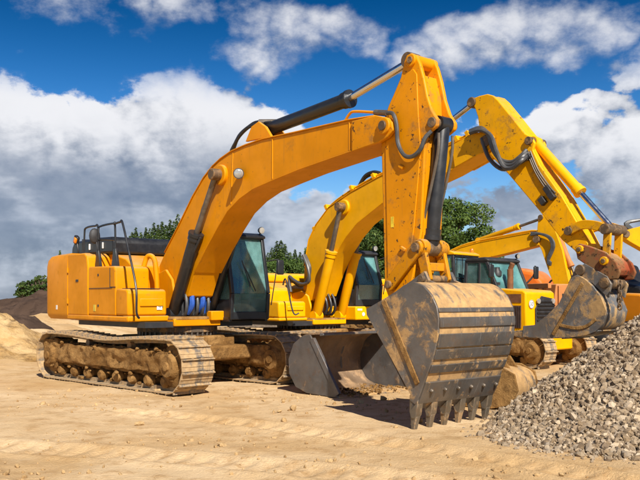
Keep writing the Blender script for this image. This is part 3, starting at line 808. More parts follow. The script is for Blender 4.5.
m = MB(); m.box((-1.80, -1.506, 2.20), (.13, .014, .05)); put('door_latch', m, 'dark', ex1, .004)
for z in (1.75, 2.45):
    m = MB(); m.cyl((-2.31, -1.508, z-.06), (-2.31, -1.508, z+.06), .016, None, 8); put('door_hinge', m, 'yel1', ex1)
for x, z in ((-.72, 2.30), (-.72, 1.65)):
    m = MB(); m.cyl((x, -1.505, z), (x, -1.49, z), .028, None, 14); put('door_lock', m, 'dark', ex1)
m = MB(); m.box((-.62, -1.5, 2.02), (1.12, .012, .012)); put('panel_seam', m, 'dark', ex1)
m = MB(); m.box((-.90, -1.4985, 1.60), (.10, .012, .14)); put('warning_decal', m, plain('yellow_black_decal', (.6, .45, .05), .5), ex1)
# boom
LB = -.30
bp = [(157, 271), (165, 253), (178, 228), (193, 197), (204, 178), (213, 166.5), (221, 159), (231, 152), (246, 145.3), (263, 139.5), (292, 133.5), (349, 120.5), (375, 116.5),
      (377, 141), (350, 151.2), (300, 168.6), (276, 178.5), (254, 188), (240, 198), (228, 210.5), (218, 227), (206, 249), (195, 272), (188, 296), (178, 303), (166, 296)]
bpoly = E1.pl(bp, LB)
bm = boom_part(ex1, bpoly, .30, 'yel1')
n_top = bpoly[1:13]; n_bot = bpoly[13:23]
m = MB(); m.strip(n_top, offs(n_top, .022), -.325, .325); m.strip(n_bot, offs(n_bot, .022), -.325, .325); put('flange', m, 'yel1', bm, .008)
for x in (272.5, 349.5, 233):   # weld beads between the boom sections
    yt, yb = {272.5: (138.5, 179), 349.5: (121.8, 150.5), 233: (153, 204)}[x]
    a, b_ = E1.p(x, yt, LB), E1.p(x+(0 if x > 240 else -2), yb, LB)
    m = MB()
    for s in (-1, 1): m.tube([(a[0], s*.30, a[1]), (b_[0], s*.30, b_[1])], .013, 6)
    put('weld_bead', m, 'yel1', bm)
for px, py in ((172, 240), (180, 223), (188, 206), (197, 189), (207, 173)):
    q = E1.p(px, py, LB); m = MB(); m.box((q[0]-.02, -.22, q[1]+.035), (.05, .07, .09), Matrix.Rotation(-1.0, 3, 'Y')); put('pipe_clip', m, 'yel1', bm, .008)
# fork cheeks at the tip
ck = E1.pl([(352, 121), (376, 115.3), (385, 117), (392, 122), (393, 130), (388, 137), (379, 142.5), (352, 152)], -.335)
for y in (-.345, .265): plate_poly(bm, 'fork_cheek', ck, y, y+.08, 'yel1b', .015)
pt = E1.p(384.5, 126, -.345)
m = MB(); pinboss(m, pt, -.385, .385, .13); put('pin_boss', m, 'yel1b', bm, .015)
m = MB(); pinboss(m, pt, -.415, .415, .075); put('pin', m, 'pin', bm, .01)
# boom ram pin and boss
bpq = E1.p(216, 174.5, -.44)
m = MB(); pinboss(m, bpq, -.37, .37, .20); put('pin_boss', m, 'yel1', bm, .02)
m = MB(); pinboss(m, bpq, -.50, .50, .095); put('pin', m, 'pin', bm, .01)
# work lamp on the boom side
lq = E1.p(238.5, 173.5, -.42)
m = MB(); m.lathe([(-.16, .03), (-.10, .085), (0, .10), (.03, .10)], (lq[0]+.0, -.42, lq[1]), (.85, -.5, -.1), 16); m.tube([(lq[0]-.06, -.31, lq[1]+.05), (lq[0]-.06, -.41, lq[1]+.02)], .025)
wl = put('work_lamp', m, 'dark', bm)
m = MB(); dv = Vector((.85, -.5, -.1)).normalized(); cc = Vector((lq[0], -.42, lq[1])); m.lathe([(.028, .088), (.045, .07), (.05, .01)], cc, dv, 16); put('lamp_lens', m, 'lamp', bm)
# boom rams
for s in (-1, 1):
    y = .44*s
    a = E1.p(173, 314, -.44); b_ = E1.p(196.5, 233, -.44)
    cy = hydraulic(ex1, 'boom_ram', P3(a, y), P3(b_, y), P3(bpq, y), (0, 1, 0), .125, .058, 'black', 'iron')
    m = MB(); m.tube([(a[0]+.17, y, a[1]+.1), (a[0]+.30, y-.02, a[1]+.6), (b_[0]+.15, y, b_[1]-.1)], .028); put('ram_pipe', m, 'hose', cy)
# stick ram on top of the boom
a = E1.p(266, 130.5, 0); b_ = E1.p(350.5, 98.5, 0); c_ = E1.p(411.5, 61, 0)
sr = hydraulic(ex1, 'stick_ram', P3(a, 0), P3(b_, 0), P3(c_, 0), (0, 1, 0), .118, .062, 'black')
br = E1.pl([(254, 143), (260, 128), (267, 123), (274, 128), (280, 138)], 0)
m = MB(); m.prism(br, -.2, -.14); m.prism(br, .14, .2); put('ram_bracket', m, 'yel1', bm, .01)
m = MB(); m.tube([P3(E1.p(272, 122.5, .02), .02), P3(E1.p(300, 112, .02), .02), P3(E1.p(343, 96, .02), .02)], .03); put('ram_pipe', m, 'ghose', sr)
m = MB()
for k in range(3):
    y = -.06+.08*k
    m.tube([P3(E1.p(231+k, 151, y), y), P3(E1.p(237+k, 140-k*2, y), y), P3(E1.p(246+k*2, 129-k*1.5, y), y), P3(E1.p(258, 124-k, y), y), P3(E1.p(271, 122.5, y), y)], .035 if k else .03)
put('hydraulic_hose', m, 'hose', bm)
m = MB(); m.cyl(P3(E1.p(264, 123.5, 0), -.12), P3(E1.p(271, 121.5, 0), .12), .06); put('hose_block', m, 'iron', bm)
# pipe and hose over the boom tip
m = MB(); lt = -.24
m.tube([P3(E1.p(344, 123, lt), lt), P3(E1.p(350, 113.5, lt), lt), P3(E1.p(356, 111.5, lt), lt), P3(E1.p(376, 112.5, lt), lt)], .022, 8); put('steel_pipe', m, 'yel1', bm)
m = MB(); m.cyl(P3(E1.p(375, 112.5, lt), lt), P3(E1.p(387, 113, lt), lt), .045, None, 8); put('pipe_fitting', m, 'iron', bm)
# stick
LS = -.215
sp_ = [(404.5, 61), (407, 55), (411.5, 53), (416, 55), (420, 63), (424, 78), (427.5, 96), (432, 110), (437.5, 119), (437, 126), (432, 130.5), (427, 134), (425, 150), (421.5, 232), (416, 262), (411, 288), (408, 303), (400, 309),
       (391, 304), (385, 287), (383, 200), (381.5, 146), (385, 116), (389, 105), (394, 94), (401, 77)]
spoly = E1.pl(sp_, LS)
st_main = [p for p in sp_ if True]
mid = E1.pl([(403, 74), (419, 74), (424, 96), (425.5, 130), (425, 150), (421.5, 232), (416, 262), (411, 288), (408, 303), (400, 309), (391, 304), (385, 287), (383, 200), (381.5, 146), (385, 116), (389, 105), (394, 94)], LS)
m = MB(); m.prism(mid, -.205, .205); stk = put('stick', m, 'yel1b', ex1, .012)
for y in (-.225, .155): plate_poly(stk, 'web_plate', spoly, y, y+.07, 'yel1b', .02)
ip = E1.pl([(407, 73), (413.5, 69), (417, 74), (418.5, 112), (421, 150), (414, 230), (408, 270), (398, 284), (388, 282), (386.5, 200), (385.5, 148), (389, 112), (398, 92)], LS-.02)
plate_poly(stk, 'doubler_plate', ip, -.243, -.224, 'yel1b', .012)
tq = E1.p(411.5, 60.5, -.225)
m = MB(); pinboss(m, tq, -.26, .26, .095); put('pin_boss', m, 'yel1b', stk, .012)
m = MB(); pinboss(m, tq, -.28, .28, .052); put('pin', m, 'pin', stk, .008)
lq2 = E1.p(432, 122.5, -.225)
m = MB(); pinboss(m, lq2, -.25, .25, .075); put('pin', m, 'pin', stk, .008)
for (a0, b0) in (((399, 164), (404, 170)), ((401, 247), (406, 251)), ((395, 268), (400, 272))):
    q = E1.p((a0[0]+b0[0])/2, (a0[1]+b0[1])/2, -.25); m = MB(); m.box((q[0], -.255, q[1]), (.10, .05, .05), Matrix.Rotation(.5, 3, 'Y')); put('pipe_clip', m, 'yel1b', stk, .01)
q = E1.p(392, 222, -.25); m = MB(); m.box((q[0], -.2445, q[1]), (.06, .004, .16)); put('decal', m, plain('lemon_decal', (.75, .55, .03), .5), stk)
m = MB(); y = -.30
m.tube([P3(E1.p(387, 113, y), y), P3(E1.p(393, 114, y), y), P3(E1.p(396.5, 125, y), y), P3(E1.p(398, 143, y), y), P3(E1.p(404, 155, y), y), P3(E1.p(412, 156.5, y), y), P3(E1.p(420, 150, y), y), P3(E1.p(424, 138, -.3), -.28), P3(E1.p(430, 131, -.25), -.22)], .032, 8)
put('hydraulic_hose', m, 'ghose', stk)
# bucket ram in front of the stick
a = E1.p(437.5, 128, 0); b_ = E1.p(432.5, 237, 0); c_ = E1.p(430.5, 248, 0)
lq0 = lq2
bnose = E1.p(431, 248, 0)
rk0 = E1.p(389.5, 284.5, -.30); rk1 = E1.p(416, 247.5, -.31)
vdir = Vector((rk1[0]-lq0[0], rk1[1]-lq0[1])).normalized(); dl = math.hypot(rk1[0]-lq0[0], rk1[1]-lq0[1])
e_ = (lq0[0]+vdir.x*(dl-.13), lq0[1]+vdir.y*(dl-.13))
cy = hydraulic(ex1, 'bucket_ram', P3(lq0, 0), P3(e_, 0), P3(rk1, 0), (0, 1, 0), .112, .06, 'black')
m = MB()
for y in (-.15, .15):
    m.tube([(lq0[0]+.06, y, lq0[1]-.15), (lq0[0]+.03, y, lq0[1]-.5), (e_[0]-.02, y, e_[1]+.25)], .022)
put('ram_pipe', m, 'iron', cy)
m = MB(); m.cyl((e_[0], 0, e_[1]+.02), (e_[0]-.005, 0, e_[1]-.10), .14, .10); put('gland', m, 'black', cy)
# linkage
for y in (-.315, .255):
    v = Vector((rk1[0]-rk0[0], rk1[1]-rk0[1])).normalized(); w2 = Vector((-v.y, v.x))
    m = MB(); r0, r1 = .10, .105
    pts = []
    for k in range(9): an = math.pi/2+math.pi*k/8; dd = v*math.cos(an)+w2*math.sin(an); pts.append((rk0[0]+dd.x*r0, rk0[1]+dd.y*r0))
    for k in range(9): an = -math.pi/2+math.pi*k/8; dd = v*math.cos(an)+w2*math.sin(an); pts.append((rk1[0]+dd.x*r1, rk1[1]+dd.y*r1))
    m.prism(pts, y, y+.06); put('rocker_link', m, 'link1', ex1, .012)
for q_, r_ in ((rk0, .06), (rk1, .07)):
    m = MB(); pinboss(m, q_, -.355, .355, r_); put('link_pin', m, 'pin', ex1, .008)
m = MB(); pinboss(m, rk1, -.25, -.125, .13); pinboss(m, rk1, .125, .25, .13); put('link_boss', m, 'link1', ex1, .015)
# bucket: outline traced on the near side plate
HB = .83
pinA = E1.p(400, 299, LS); pinB = E1.p(427, 279, LS)
out = E1.pl([(414.5, 405), (419, 396), (425, 379), (433, 357), (437.5, 335), (438.3, 320), (436.5, 307), (431.7, 296), (423, 286), (413, 282), (403, 286), (393, 292.5), (382, 300)], -HB)
side = E1.pl([(366, 309), (381.7, 300), (395, 291.7), (404, 285), (413, 281.6), (423, 285.6), (431.7, 295.6), (436.7, 307), (438.6, 320), (437.8, 335), (433.3, 357), (425.3, 379), (419.3, 396), (415, 405), (409.5, 400), (410, 394), (384, 346), (366.5, 315)], -HB)
yv = lambda y: y
import bisect
ss_ = smoothline([(414.5, 405), (419, 396), (425, 379), (433, 357), (437.5, 335), (438.3, 320), (436.5, 307), (431.7, 296), (423, 286), (413, 282), (403, 286), (393, 292.5), (382, 300)], 4)
sl_ = smoothline(out, 4); LL = [0]
for i in range(1, len(sl_)): LL.append(LL[-1]+math.hypot(sl_[i][0]-sl_[i-1][0], sl_[i][1]-sl_[i-1][1]))
def frac(py):
    for i in range(1, 33):
        if ss_[i][1] <= py <= ss_[i-1][1]:
            t = (ss_[i-1][1]-py)/(ss_[i-1][1]-ss_[i][1]+1e-9); return (LL[i-1]*(1-t)+LL[i]*t)/LL[-1]
    return 0
strips = [(frac(403), frac(382), .03, 'bsteel'), (frac(373), frac(365), .022, 'bsteel'), (frac(359.5), frac(349.5), .022, 'bsteel'), (frac(347.5), frac(334), .026, 'bsteel'),
          (frac(327.5), frac(317.5), .024, 'bsteel'), (frac(312.5), frac(308), .016, 'bsteel')]
ears = [pinA, (pinA[0]-.08, pinA[1]-.09), E1.p(378, 304, -HB), E1.p(405, 286, -HB), E1.p(419, 284, -HB), (pinB[0]+.10, pinB[1]-.02), (pinB[0]+.02, pinB[1]+.10), (pinA[0]+.0, pinA[1]+.12)]
ears = [(pinA[0]-.10, pinA[1]-.02), E1.p(380, 303, -HB), E1.p(395, 293, -HB), E1.p(412, 284, -HB), E1.p(422, 288, -HB), (pinB[0]+.11, pinB[1]-.02), (pinB[0]+.03, pinB[1]+.11), (pinA[0]+.02, pinA[1]+.11)]
bk = bucket_part(ex1, out, side, HB, ('bshell', 'bside', 'tooth', 'muddy'), strips, 6, .47, (E1.p(384, 301, -HB), E1.p(418, 384, -HB),  .045), ears, .118, (E1.p(412, 436, -HB)[0]-out[0][0], E1.p(412, 436, -HB)[1]-out[0][1]))
m = MB(); pinboss(m, pinA, -.36, .36, .055); pinboss(m, pinB, -.36, .36, .055); put('bucket_pin', m, 'pin', bk, .008)
m = MB()
for k in range(6):
    y = -HB+.17+.30*k*.93; q = frac(392); a = E1.p(420.5, 392, -HB); m.lathe([(0, .03), (.035, .028), (.05, .015)], (a[0]+.03, y, a[1]+.01), (.93, 0, -.2), 8)
put('bolt_heads', m, 'iron', bk)['kind'] = 'stuff'
# H link from rocker to bucket
m = MB(); m.prism([(rk1[0]-.09, rk1[1]), (rk1[0], rk1[1]+.09), (rk1[0]+.09, rk1[1]), (pinB[0]+.08, pinB[1]), (pinB[0], pinB[1]-.08), (pinB[0]-.08, pinB[1])], -.235, -.17)
m.prism([(rk1[0]-.09, rk1[1]), (rk1[0], rk1[1]+.09), (rk1[0]+.09, rk1[1]), (pinB[0]+.08, pinB[1]), (pinB[0], pinB[1]-.08), (pinB[0]-.08, pinB[1])], .17, .235)
mx = ((rk1[0]+pinB[0])/2, (rk1[1]+pinB[1])/2); m.box((mx[0], 0, mx[1]-.05), (.1, .36, .12)); put('bucket_link', m, 'link1', ex1, .01)
# hoses at the boom foot
m = MB()
for k in range(5):
    y = -.30+.13*k
    m.tube([(.62, y, 1.50), (.78, y+.02, 1.46), (.90, y, 1.62), (.86, y+.01, 1.85), (.70, y*.8, 2.05), (.50, y*.6, 2.35)], .036)
put('hydraulic_hose', m, 'ghose', ex1)
m = MB()
for k in range(5):
    y = -.30+.13*k; m.cyl((.82, y+.01, 1.92), (.70, y*.8, 2.06), .05, None, 6)
put('hose_fitting', m, 'iron', ex1)
m = MB(); m.tube([(.80, -.22, 1.5), (.93, -.2, 1.65), (.90, -.18, 1.85)], .06); m.tube([(.78, .06, 1.55), (.9, .08, 1.68), (.86, .10, 1.9)], .06); m.tube([(.72, .25, 1.5), (.84, .26, 1.75)], .05)
put('hose_sleeve', m, 'blue', ex1)
m = MB(); m.box((.62, -.05, 1.6), (.26, .55, .34)); put('valve_block', m, 'dark', ex1, .02)
m = MB(); m.box((.94, .38, 1.44), (.20, .34, .20)); put('lower_step', m, 'yel1', ex1, .02)

# ================================================================== excavator two: brighter yellow machine behind
E2 = Mach((-.3, 21.5), 50)
ex2 = thing('excavator', 'bright yellow crawler excavator with yellow rams, red quick coupler and grey bucket over the gravel', 'excavator', (E2.C[0], E2.C[1], 0), -E2.th)
track(ex2, -1.25, -2.7, 2.35, 1.0, .7, R(4), 13); track(ex2, 1.25, -2.7, 2.35, 1.0, .7, R(4), 18)
house(ex2, 'yel2', False, 1.24, -3.3, 'yel2', .66)
cab(ex2, -.42, 1.30, .52, 1.46, 1.62, 3.03, 'dark', True)
m = MB(); m.bb(-.45, 1.34, .48, 1.49, 1.25, 1.605); put('cab_base', m, 'yel2', ex2, .03)
m = MB(); m.cyl((1.345, .75, 1.40), (1.35, .75, 1.40), .05); put('decal', m, 'white', ex2)
m = MB(); m.box((1.345, .62, 1.52), (.008, .16, .05)); put('decal', m, 'white', ex2)
LB2 = -.28
b2 = [(303, 294), (304.5, 266), (309, 240), (316, 225), (329, 207.5), (351, 192.5), (380, 176.5), (445, 147.5), (474, 134), (481, 152), (445, 173), (382, 203), (357, 223), (346, 236.5), (337, 251), (327, 272), (319, 296), (311, 301)]
bpoly2 = E2.pl(b2, LB2)
bm2 = boom_part(ex2, bpoly2, .28, 'yel2')
tp = bpoly2[1:9]; bt = bpoly2[9:17]
m = MB(); m.strip(tp, offs(tp, .02), -.30, .30); m.strip(bt, offs(bt, .02), -.30, .30); put('flange', m, 'yel2', bm2, .008)
ck = E2.pl([(452, 145), (474, 133.5), (486, 131), (493, 136), (494, 144), (488, 151), (478, 155), (455, 168)], -.31)
for y in (-.33, .25): plate_poly(bm2, 'fork_cheek', ck, y, y+.08, 'yel2b', .015)
pt = E2.p(486, 141, -.33); m = MB(); pinboss(m, pt, -.37, .37, .12); put('pin_boss', m, 'pin', bm2, .015)
pq2 = E2.p(340.5, 207, -.42)
m = MB(); pinboss(m, pq2, -.47, .47, .095); put('pin', m, 'pin', bm2, .01)
m = MB(); pinboss(m, pq2, -.34, .34, .19); put('pin_boss', m, 'yel2', bm2, .02)
for s in (-1, 1):
    y = .42*s; a = E2.p(316.5, 316, -.42); b_ = E2.p(331.5, 251, -.42)
    cy = hydraulic(ex2, 'boom_ram', P3(a, y), P3(b_, y), P3(pq2, y), (0, 1, 0), .125, .058, 'yel2', 'iron')
# pipes along the top of boom two
m = MB()
for k, lt in enumerate((-.2, -.1, .12, .2)):
    L2 = [(307, 262-k), (311, 238-k), (318, 221-k), (330, 203.5-k), (351, 188.5-k), (380, 172.5-k), (445, 143.5-k), (466, 134-k)]
    m.tube([P3(E2.p(a, b, LB2), lt) for a, b in L2], .022, 6, 4)
put('steel_pipe', m, 'yel2b', bm2)
for px, py in ((313, 231), (325, 209), (350, 190), (372, 178), (455, 141), (466, 136)):
    q = E2.p(px, py, LB2); m = MB(); m.box((q[0]+.01, 0, q[1]+.05), (.08, .56, .12), Matrix.Rotation(-.5, 3, 'Y')); put('pipe_clip', m, 'yel2b', bm2)
m = MB()
for k in range(2):
    y = -.1+.1*k; m.tube([P3(E2.p(359, 186, y), y), P3(E2.p(365, 176+k*2, y), y), P3(E2.p(373, 172+k*2, y), y), P3(E2.p(380, 173+k, y), y)], .04, 8)
put('hydraulic_hose', m, 'hose', bm2)
# big looping hoses at the boom foot of excavator two
m = MB()
for k in range(3):
    y = -.5+.09*k
    m.tube([P3(E2.p(303+k, 255, y), y), P3(E2.p(308+k, 268, y), y), P3(E2.p(309-k, 281, y), y), P3(E2.p(302-k, 284+k, y), y), P3(E2.p(294, 280+k, y), y), P3(E2.p(289, 277+k*2, y), y), P3(E2.p(291, 292, y), y)], .04, 8)
put('hydraulic_hose', m, 'ghose', ex2)
m = MB()
for k in range(4):
    y = -.28+.14*k
    m.tube([(.62, y, 1.42), (.80, y, 1.40), (.92, y, 1.58), (.84, y, 1.85), (.6, y*.7, 2.1)], .035)
put('hydraulic_hose', m, 'hose', ex2)
m = MB()
q0 = E2.p(286, 300, -1.4); m.tube([T2 for T2 in (P3(E2.p(283, 285, -1.4), -1.4), P3(E2.p(286, 280, -1.4), -1.4), P3(E2.p(293, 312, -1.42), -1.42), P3(E2.p(299, 313, -1.3), -1.3))], .02); put('handrail', m, 'dark', ex2)
# stick ram two
a = E2.p(395, 165, 0); b_ = E2.p(444, 126, 0); c_ = E2.p(474, 103, 0)
hydraulic(ex2, 'stick_ram', P3(a, 0), P3(b_, 0), P3(c_, 0), (0, 1, 0), .11, .06, 'yel2')
# stick two
LS2 = -.2
s2 = [(472, 103), (473, 98.5), (479, 96), (487.5, 94), (493, 95.5), (498, 100), (512, 117), (525, 133.5), (532, 137.5), (535, 143), (533, 150), (540, 165), (562, 196), (582, 230.5), (590, 247), (587, 254), (580, 256), (574, 250), (562, 240), (540, 211.5), (507, 172.5), (488, 152.5), (480, 133), (478, 117), (475, 108)]
m = MB(); m.prism(E2.pl([(478, 98), (487.5, 94.5), (493, 96), (498, 100.5), (512, 117.5), (526, 135), (540, 165), (562, 196), (582, 230.5), (590, 247), (587, 254), (580, 256), (574, 250), (562, 240), (540, 211.5), (507, 172.5), (488, 152.5), (480, 133), (478, 117)], LS2), -.185, .185); stk2 = put('stick', m, 'yel2b', ex2, .012)
for y in (-.21, .14): plate_poly(stk2, 'web_plate', E2.pl(s2, LS2), y, y+.07, 'yel2b', .018)
q = E2.p(472.5, 102.5, LS2); m = MB(); pinboss(m, q, -.25, .25, .10); put('pin', m, 'pin', stk2, .01)
lg = E2.p(529.5, 141, LS2); m = MB(); pinboss(m, lg, -.26, .26, .085); put('pin', m, 'pin', stk2, .01)
# hose bundle over the boom tip and along the stick
m = MB()
for k in range(3):
    y = -.36-.05*k
    m.tube([P3(E2.p(470, 131+k, y), y), P3(E2.p(481, 128+k, y), y), P3(E2.p(489+k, 136, y), y), P3(E2.p(493+k*1.5, 150, y), y), P3(E2.p(501+k, 160+k*3, y), y), P3(E2.p(512, 162+k*3, y), y), P3(E2.p(521, 156+k*2.5, y), y), P3(E2.p(526, 150+k*3, -.3), -.28)], .045, 8)
m.tube([P3(E2.p(482, 138, -.34), -.34), P3(E2.p(489, 158, -.36), -.36), P3(E2.p(502, 169, -.36), -.36), P3(E2.p(516, 165, -.34), -.34), P3(E2.p(527, 158, -.3), -.3)], .045, 8)
put('hydraulic_hose', m, 'ghose', stk2)
m = MB()
for k in range(3):
    m.tube([P3(E2.p(527+k*1.5, 153-k, -.25), -.24), P3(E2.p(535+k*1.5, 172-k, -.25), -.24), P3(E2.p(545+k*2, 188-k, -.25), -.24), P3(E2.p(551+k*2, 195-k, -.25), -.24)], .018, 6)
put('steel_pipe', m, 'iron', stk2)
for px, py in ((528, 156), (548, 190), (552, 196), (543, 201)):
    q = E2.p(px, py, -.24); m = MB(); m.box((q[0], -.25, q[1]), (.16, .10, .12), Matrix.Rotation(.9, 3, 'Y')); put('hose_block', m, 'dark', stk2, .01)
# bucket ram two
rk1 = E2.p(606, 229, -.26); rk0 = E2.p(569, 231, -.27)
b_ = E2.p(573, 190, -.2); vv = Vector((rk1[0]-lg[0], rk1[1]-lg[1])); b_ = (lg[0]+vv.x*.60, lg[1]+vv.y*.60)
hydraulic(ex2, 'bucket_ram', P3(lg, 0), P3(b_, 0), P3(rk1, 0), (0, 1, 0), .10, .055, 'yel2')
m = MB(); d_ = E2.p(604.5, 262, -.25)
for y in (-.29, .23):
    mm = MB(); arc = [rk0, (rk0[0]*.65+rk1[0]*.35, rk0[1]*.65+rk1[1]*.35+.10), (rk0[0]*.3+rk1[0]*.7, rk0[1]*.3+rk1[1]*.7+.08), rk1]
    A_ = smoothline(arc, 4); mm.strip(offs(A_, .085), offs(A_, -.085), y, y+.06); put('rocker_link', mm, 'link2', ex2, .012)
    mm = MB(); A_ = [rk1, d_]; mm.strip(offs(A_, .075), offs(A_, -.075), y+.065*(1 if y < 0 else -1), y+.065*(1 if y < 0 else -1)+.055); put('bucket_link', mm, 'link2', ex2, .012)
for q_, r_ in ((rk0, .085), (rk1, .10)):
    m = MB(); pinboss(m, q_, -.325, .325, r_); put('link_pin', m, 'pin', ex2, .01)
# quick coupler
cA = E2.p(581, 249.5, -.27); cB = E2.p(605.5, 261, -.27); k1 = E2.p(581, 270, -.3); k2 = E2.p(605, 283, -.3)
cp = E2.pl([(575.5, 247), (580, 243.5), (590, 246), (606, 252), (617, 262), (621, 272), (618, 279), (610, 280), (600, 272), (588, 266), (578, 259)], -.27)
m = MB(); m.prism(cp, -.30, -.24); m.prism(cp, .24, .30); cpo = put('quick_coupler', m, 'red', ex2, .02)
m = MB(); m.prism(inset(cp, .8), -.235, .235); put('coupler_body', m, 'red', cpo, .02)
m = MB(); pinboss(m, cA, -.35, .35, .08); pinboss(m, cB, -.35, .35, .08); put('coupler_pin', m, 'link2', cpo, .01)
m = MB(); pinboss(m, cA, -.37, .37, .045); pinboss(m, cB, -.37, .37, .045); put('pin_head', m, 'pin', cpo, .01)
# bucket two
HB2 = .37
so2 = [(521, 336), (545, 338.3), (570, 337.5), (586, 335), (596, 331), (603, 323), (606, 311), (600, 296), (593, 287), (585, 279.5), (577, 275)]
out2 = E2.pl(so2, -HB2)
side2 = E2.pl([(523, 326), (534, 325), (547, 315), (559, 303), (568, 284), (572, 277), (577, 274.6), (585, 279), (593.4, 286.7), (600.5, 296), (606.5, 311), (603.4, 323.3), (596.2, 331.4), (586, 335.4), (570, 337.9), (545, 338.7), (522, 337)], -HB2)
ear2 = [(k1[0]-.12, k1[1]+.02), E2.p(566, 283, -HB2), E2.p(590, 283, -HB2), E2.p(606, 298, -HB2), (k2[0]+.13, k2[1]-.02), (k2[0]+.05, k2[1]+.12), (k1[0]+.08, k1[1]+.12)]
bk2 = bucket_part(ex2, out2, side2, HB2, ('b2', 'b2', 'tooth', 'muddy'), [(.02, .12, .02, 'bshell'), (.30, .36, .02, 'b2'), (.5, .56, .02, 'b2')], 5, .2, (E2.p(583, 283, -HB2), E2.p(553, 335, -HB2), .035), ear2, .10)
m = MB(); rim = E2.pl([(560, 325), (575, 328), (587, 326), (596, 319)], -HB2); m.strip(offs(smoothline(rim), .03), offs(smoothline(rim), -.03), -HB2-.02, -HB2); put('stiffener_bar', m, 'muddy', bk2, .006)
m = MB(); pinboss(m, k1, -.36, .36, .10); pinboss(m, k2, -.36, .36, .10); put('bucket_pin', m, 'pin', bk2, .012)
# chain hanging from the coupler
m = MB()
for k in range(8):
    q = E2.p(619.5+.4*math.sin(k), 283+k*3.4, -.38); rot = Matrix.Rotation(math.pi/2*(k % 2), 3, 'Z')
    ring = [Vector((0, .035*math.cos(a), .055*math.sin(a))) for a in [i*math.pi/4 for i in range(9)]]
    m.tube([Vector((q[0], -.38, q[1]))+rot @ v for v in ring], .016, 5, 2)
put('chain', m, 'pin', cpo)

# ================================================================== excavator three: behind, boom low, and a fourth at the right edge
def far_excavator(label, C, th, stick_turn=0.0, group=None):
    E = Mach((3.33, 33.3), 45)
    ex = thing('excavator', label, 'excavator', (C[0], C[1], 0), -R(th), group)
    track(ex, -1.2, -2.4, 2.2, .95, .6, 0, 23, False); track(ex, 1.2, -2.4, 2.2, .95, .6, 0, 28, False)
    house(ex, 'yel3', False, 1.2, -3.0, 'yel3', .75)
    cab(ex, -.4, 1.2, .5, 1.4, 1.25, 2.95, 'dark', True, mirror=False, lamps=False)
    L = -.25
    bp3 = E.pl([(424, 296), (437, 270), (447, 254), (461, 247.5), (479, 242.5), (503.5, 237.8), (530, 233), (538, 234), (539, 245), (505.6, 253.6), (477, 260), (462, 269), (447, 290), (436, 303)], L)
    b = boom_part(ex, bp3, .25, 'yel3')
    tp = bp3[1:7]; m = MB(); m.strip(tp, offs(tp, .02), -.27, .27); put('flange', m, 'yel3', b)
    m = MB()
    for lt in (-.16, .0, .14): m.tube([(p[0], lt, p[1]+.09) for p in bp3[2:8]], .03, 6, 3)
    put('steel_pipe', m, 'yel3', b)
    pj = E.p(537, 239.5, L); m = MB(); pinboss(m, pj, -.34, .34, .13); put('pin', m, 'pin', b, .01)
    a = E.p(455, 262, -.4); m = MB()
    for s in (-1, 1): hydraulic(ex, 'boom_ram', (.5, .38*s, 1.5), (a[0]*.6+.2, .38*s, (a[1]+1.5)/2+.15), (a[0]+.3, .38*s, a[1]-.0), (0, 1, 0), .11, .05, 'yel3')
    Rm = lambda q: (pj[0]+(q[0]-pj[0])*math.cos(stick_turn)+(q[1]-pj[1])*math.sin(stick_turn), pj[1]-(q[0]-pj[0])*math.sin(stick_turn)+(q[1]-pj[1])*math.cos(stick_turn))
    sp3 = [Rm(q) for q in E.pl([(538.5, 217), (543, 215), (547, 219), (555, 229), (562.5, 250), (568, 276), (573, 300), (572, 312), (564, 312), (556, 290), (549, 272), (542, 251), (537, 241), (537.5, 228)], -.18)]
    m = MB(); m.prism(sp3, -.2, .2); st = put('stick', m, 'yel3', ex, .015)
    top = Rm(E.p(541, 217.5, -.18)); m = MB(); pinboss(m, top, -.24, .24, .10); put('pin', m, 'pin', st, .01)
    a = E.p(479, 240.5, 0); v = (top[0]-a[0], top[1]-a[1])
    hydraulic(ex, 'stick_ram', P3(a, 0), (a[0]+v[0]*.64, 0, a[1]+v[1]*.64), P3(top, 0), (0, 1, 0), .10, .05, 'yel3', 'iron')
    a = Rm(E.p(557, 236, -.1)); c_ = Rm(E.p(581, 292, -.1)); hydraulic(ex, 'bucket_ram', P3(a, -.0), ((a[0]*.45+c_[0]*.55), 0, a[1]*.45+c_[1]*.55), P3(c_, 0), (0, 1, 0), .09, .05, 'tanorange', 'iron')
    m = MB()
    for k in range(3):
        pl_ = [(531, 233+k), (541, 234), (549+k, 238), (552+k, 247), (548, 258+k*2), (551, 263+k)]
        m.tube([P3(Rm(E.p(a, b_, -.3)) if i > 2 else E.p(a, b_, -.3), -.3) for i, (a, b_) in enumerate(pl_)], .045, 7)
    put('hydraulic_hose', m, 'ghose', st)
    q0 = Rm(E.p(568, 308, -.18))
    sh = [(.95, -1.15), (.55, -1.30), (.1, -1.25), (-.25, -.95), (-.38, -.55), (-.25, -.15), (.05, -.02)]
    o_ = [(q0[0]+.1-x*.9+.2, q0[1]+z) for x, z in sh]
    sd = o_+[(q0[0]-.05, q0[1]-.25)]
    bucket_part(ex, o_, sd, .6, ('b2', 'b2', 'tooth'), [], 5, .2, None, [(q0[0]-.1, q0[1]+.05), (q0[0]+.35, q0[1]+.05), o_[-1], o_[-2]], .1)
    return ex
far_excavator('yellow excavator with low boom and hanging stick behind the other parked machines', (3.33, 33.3), 45)

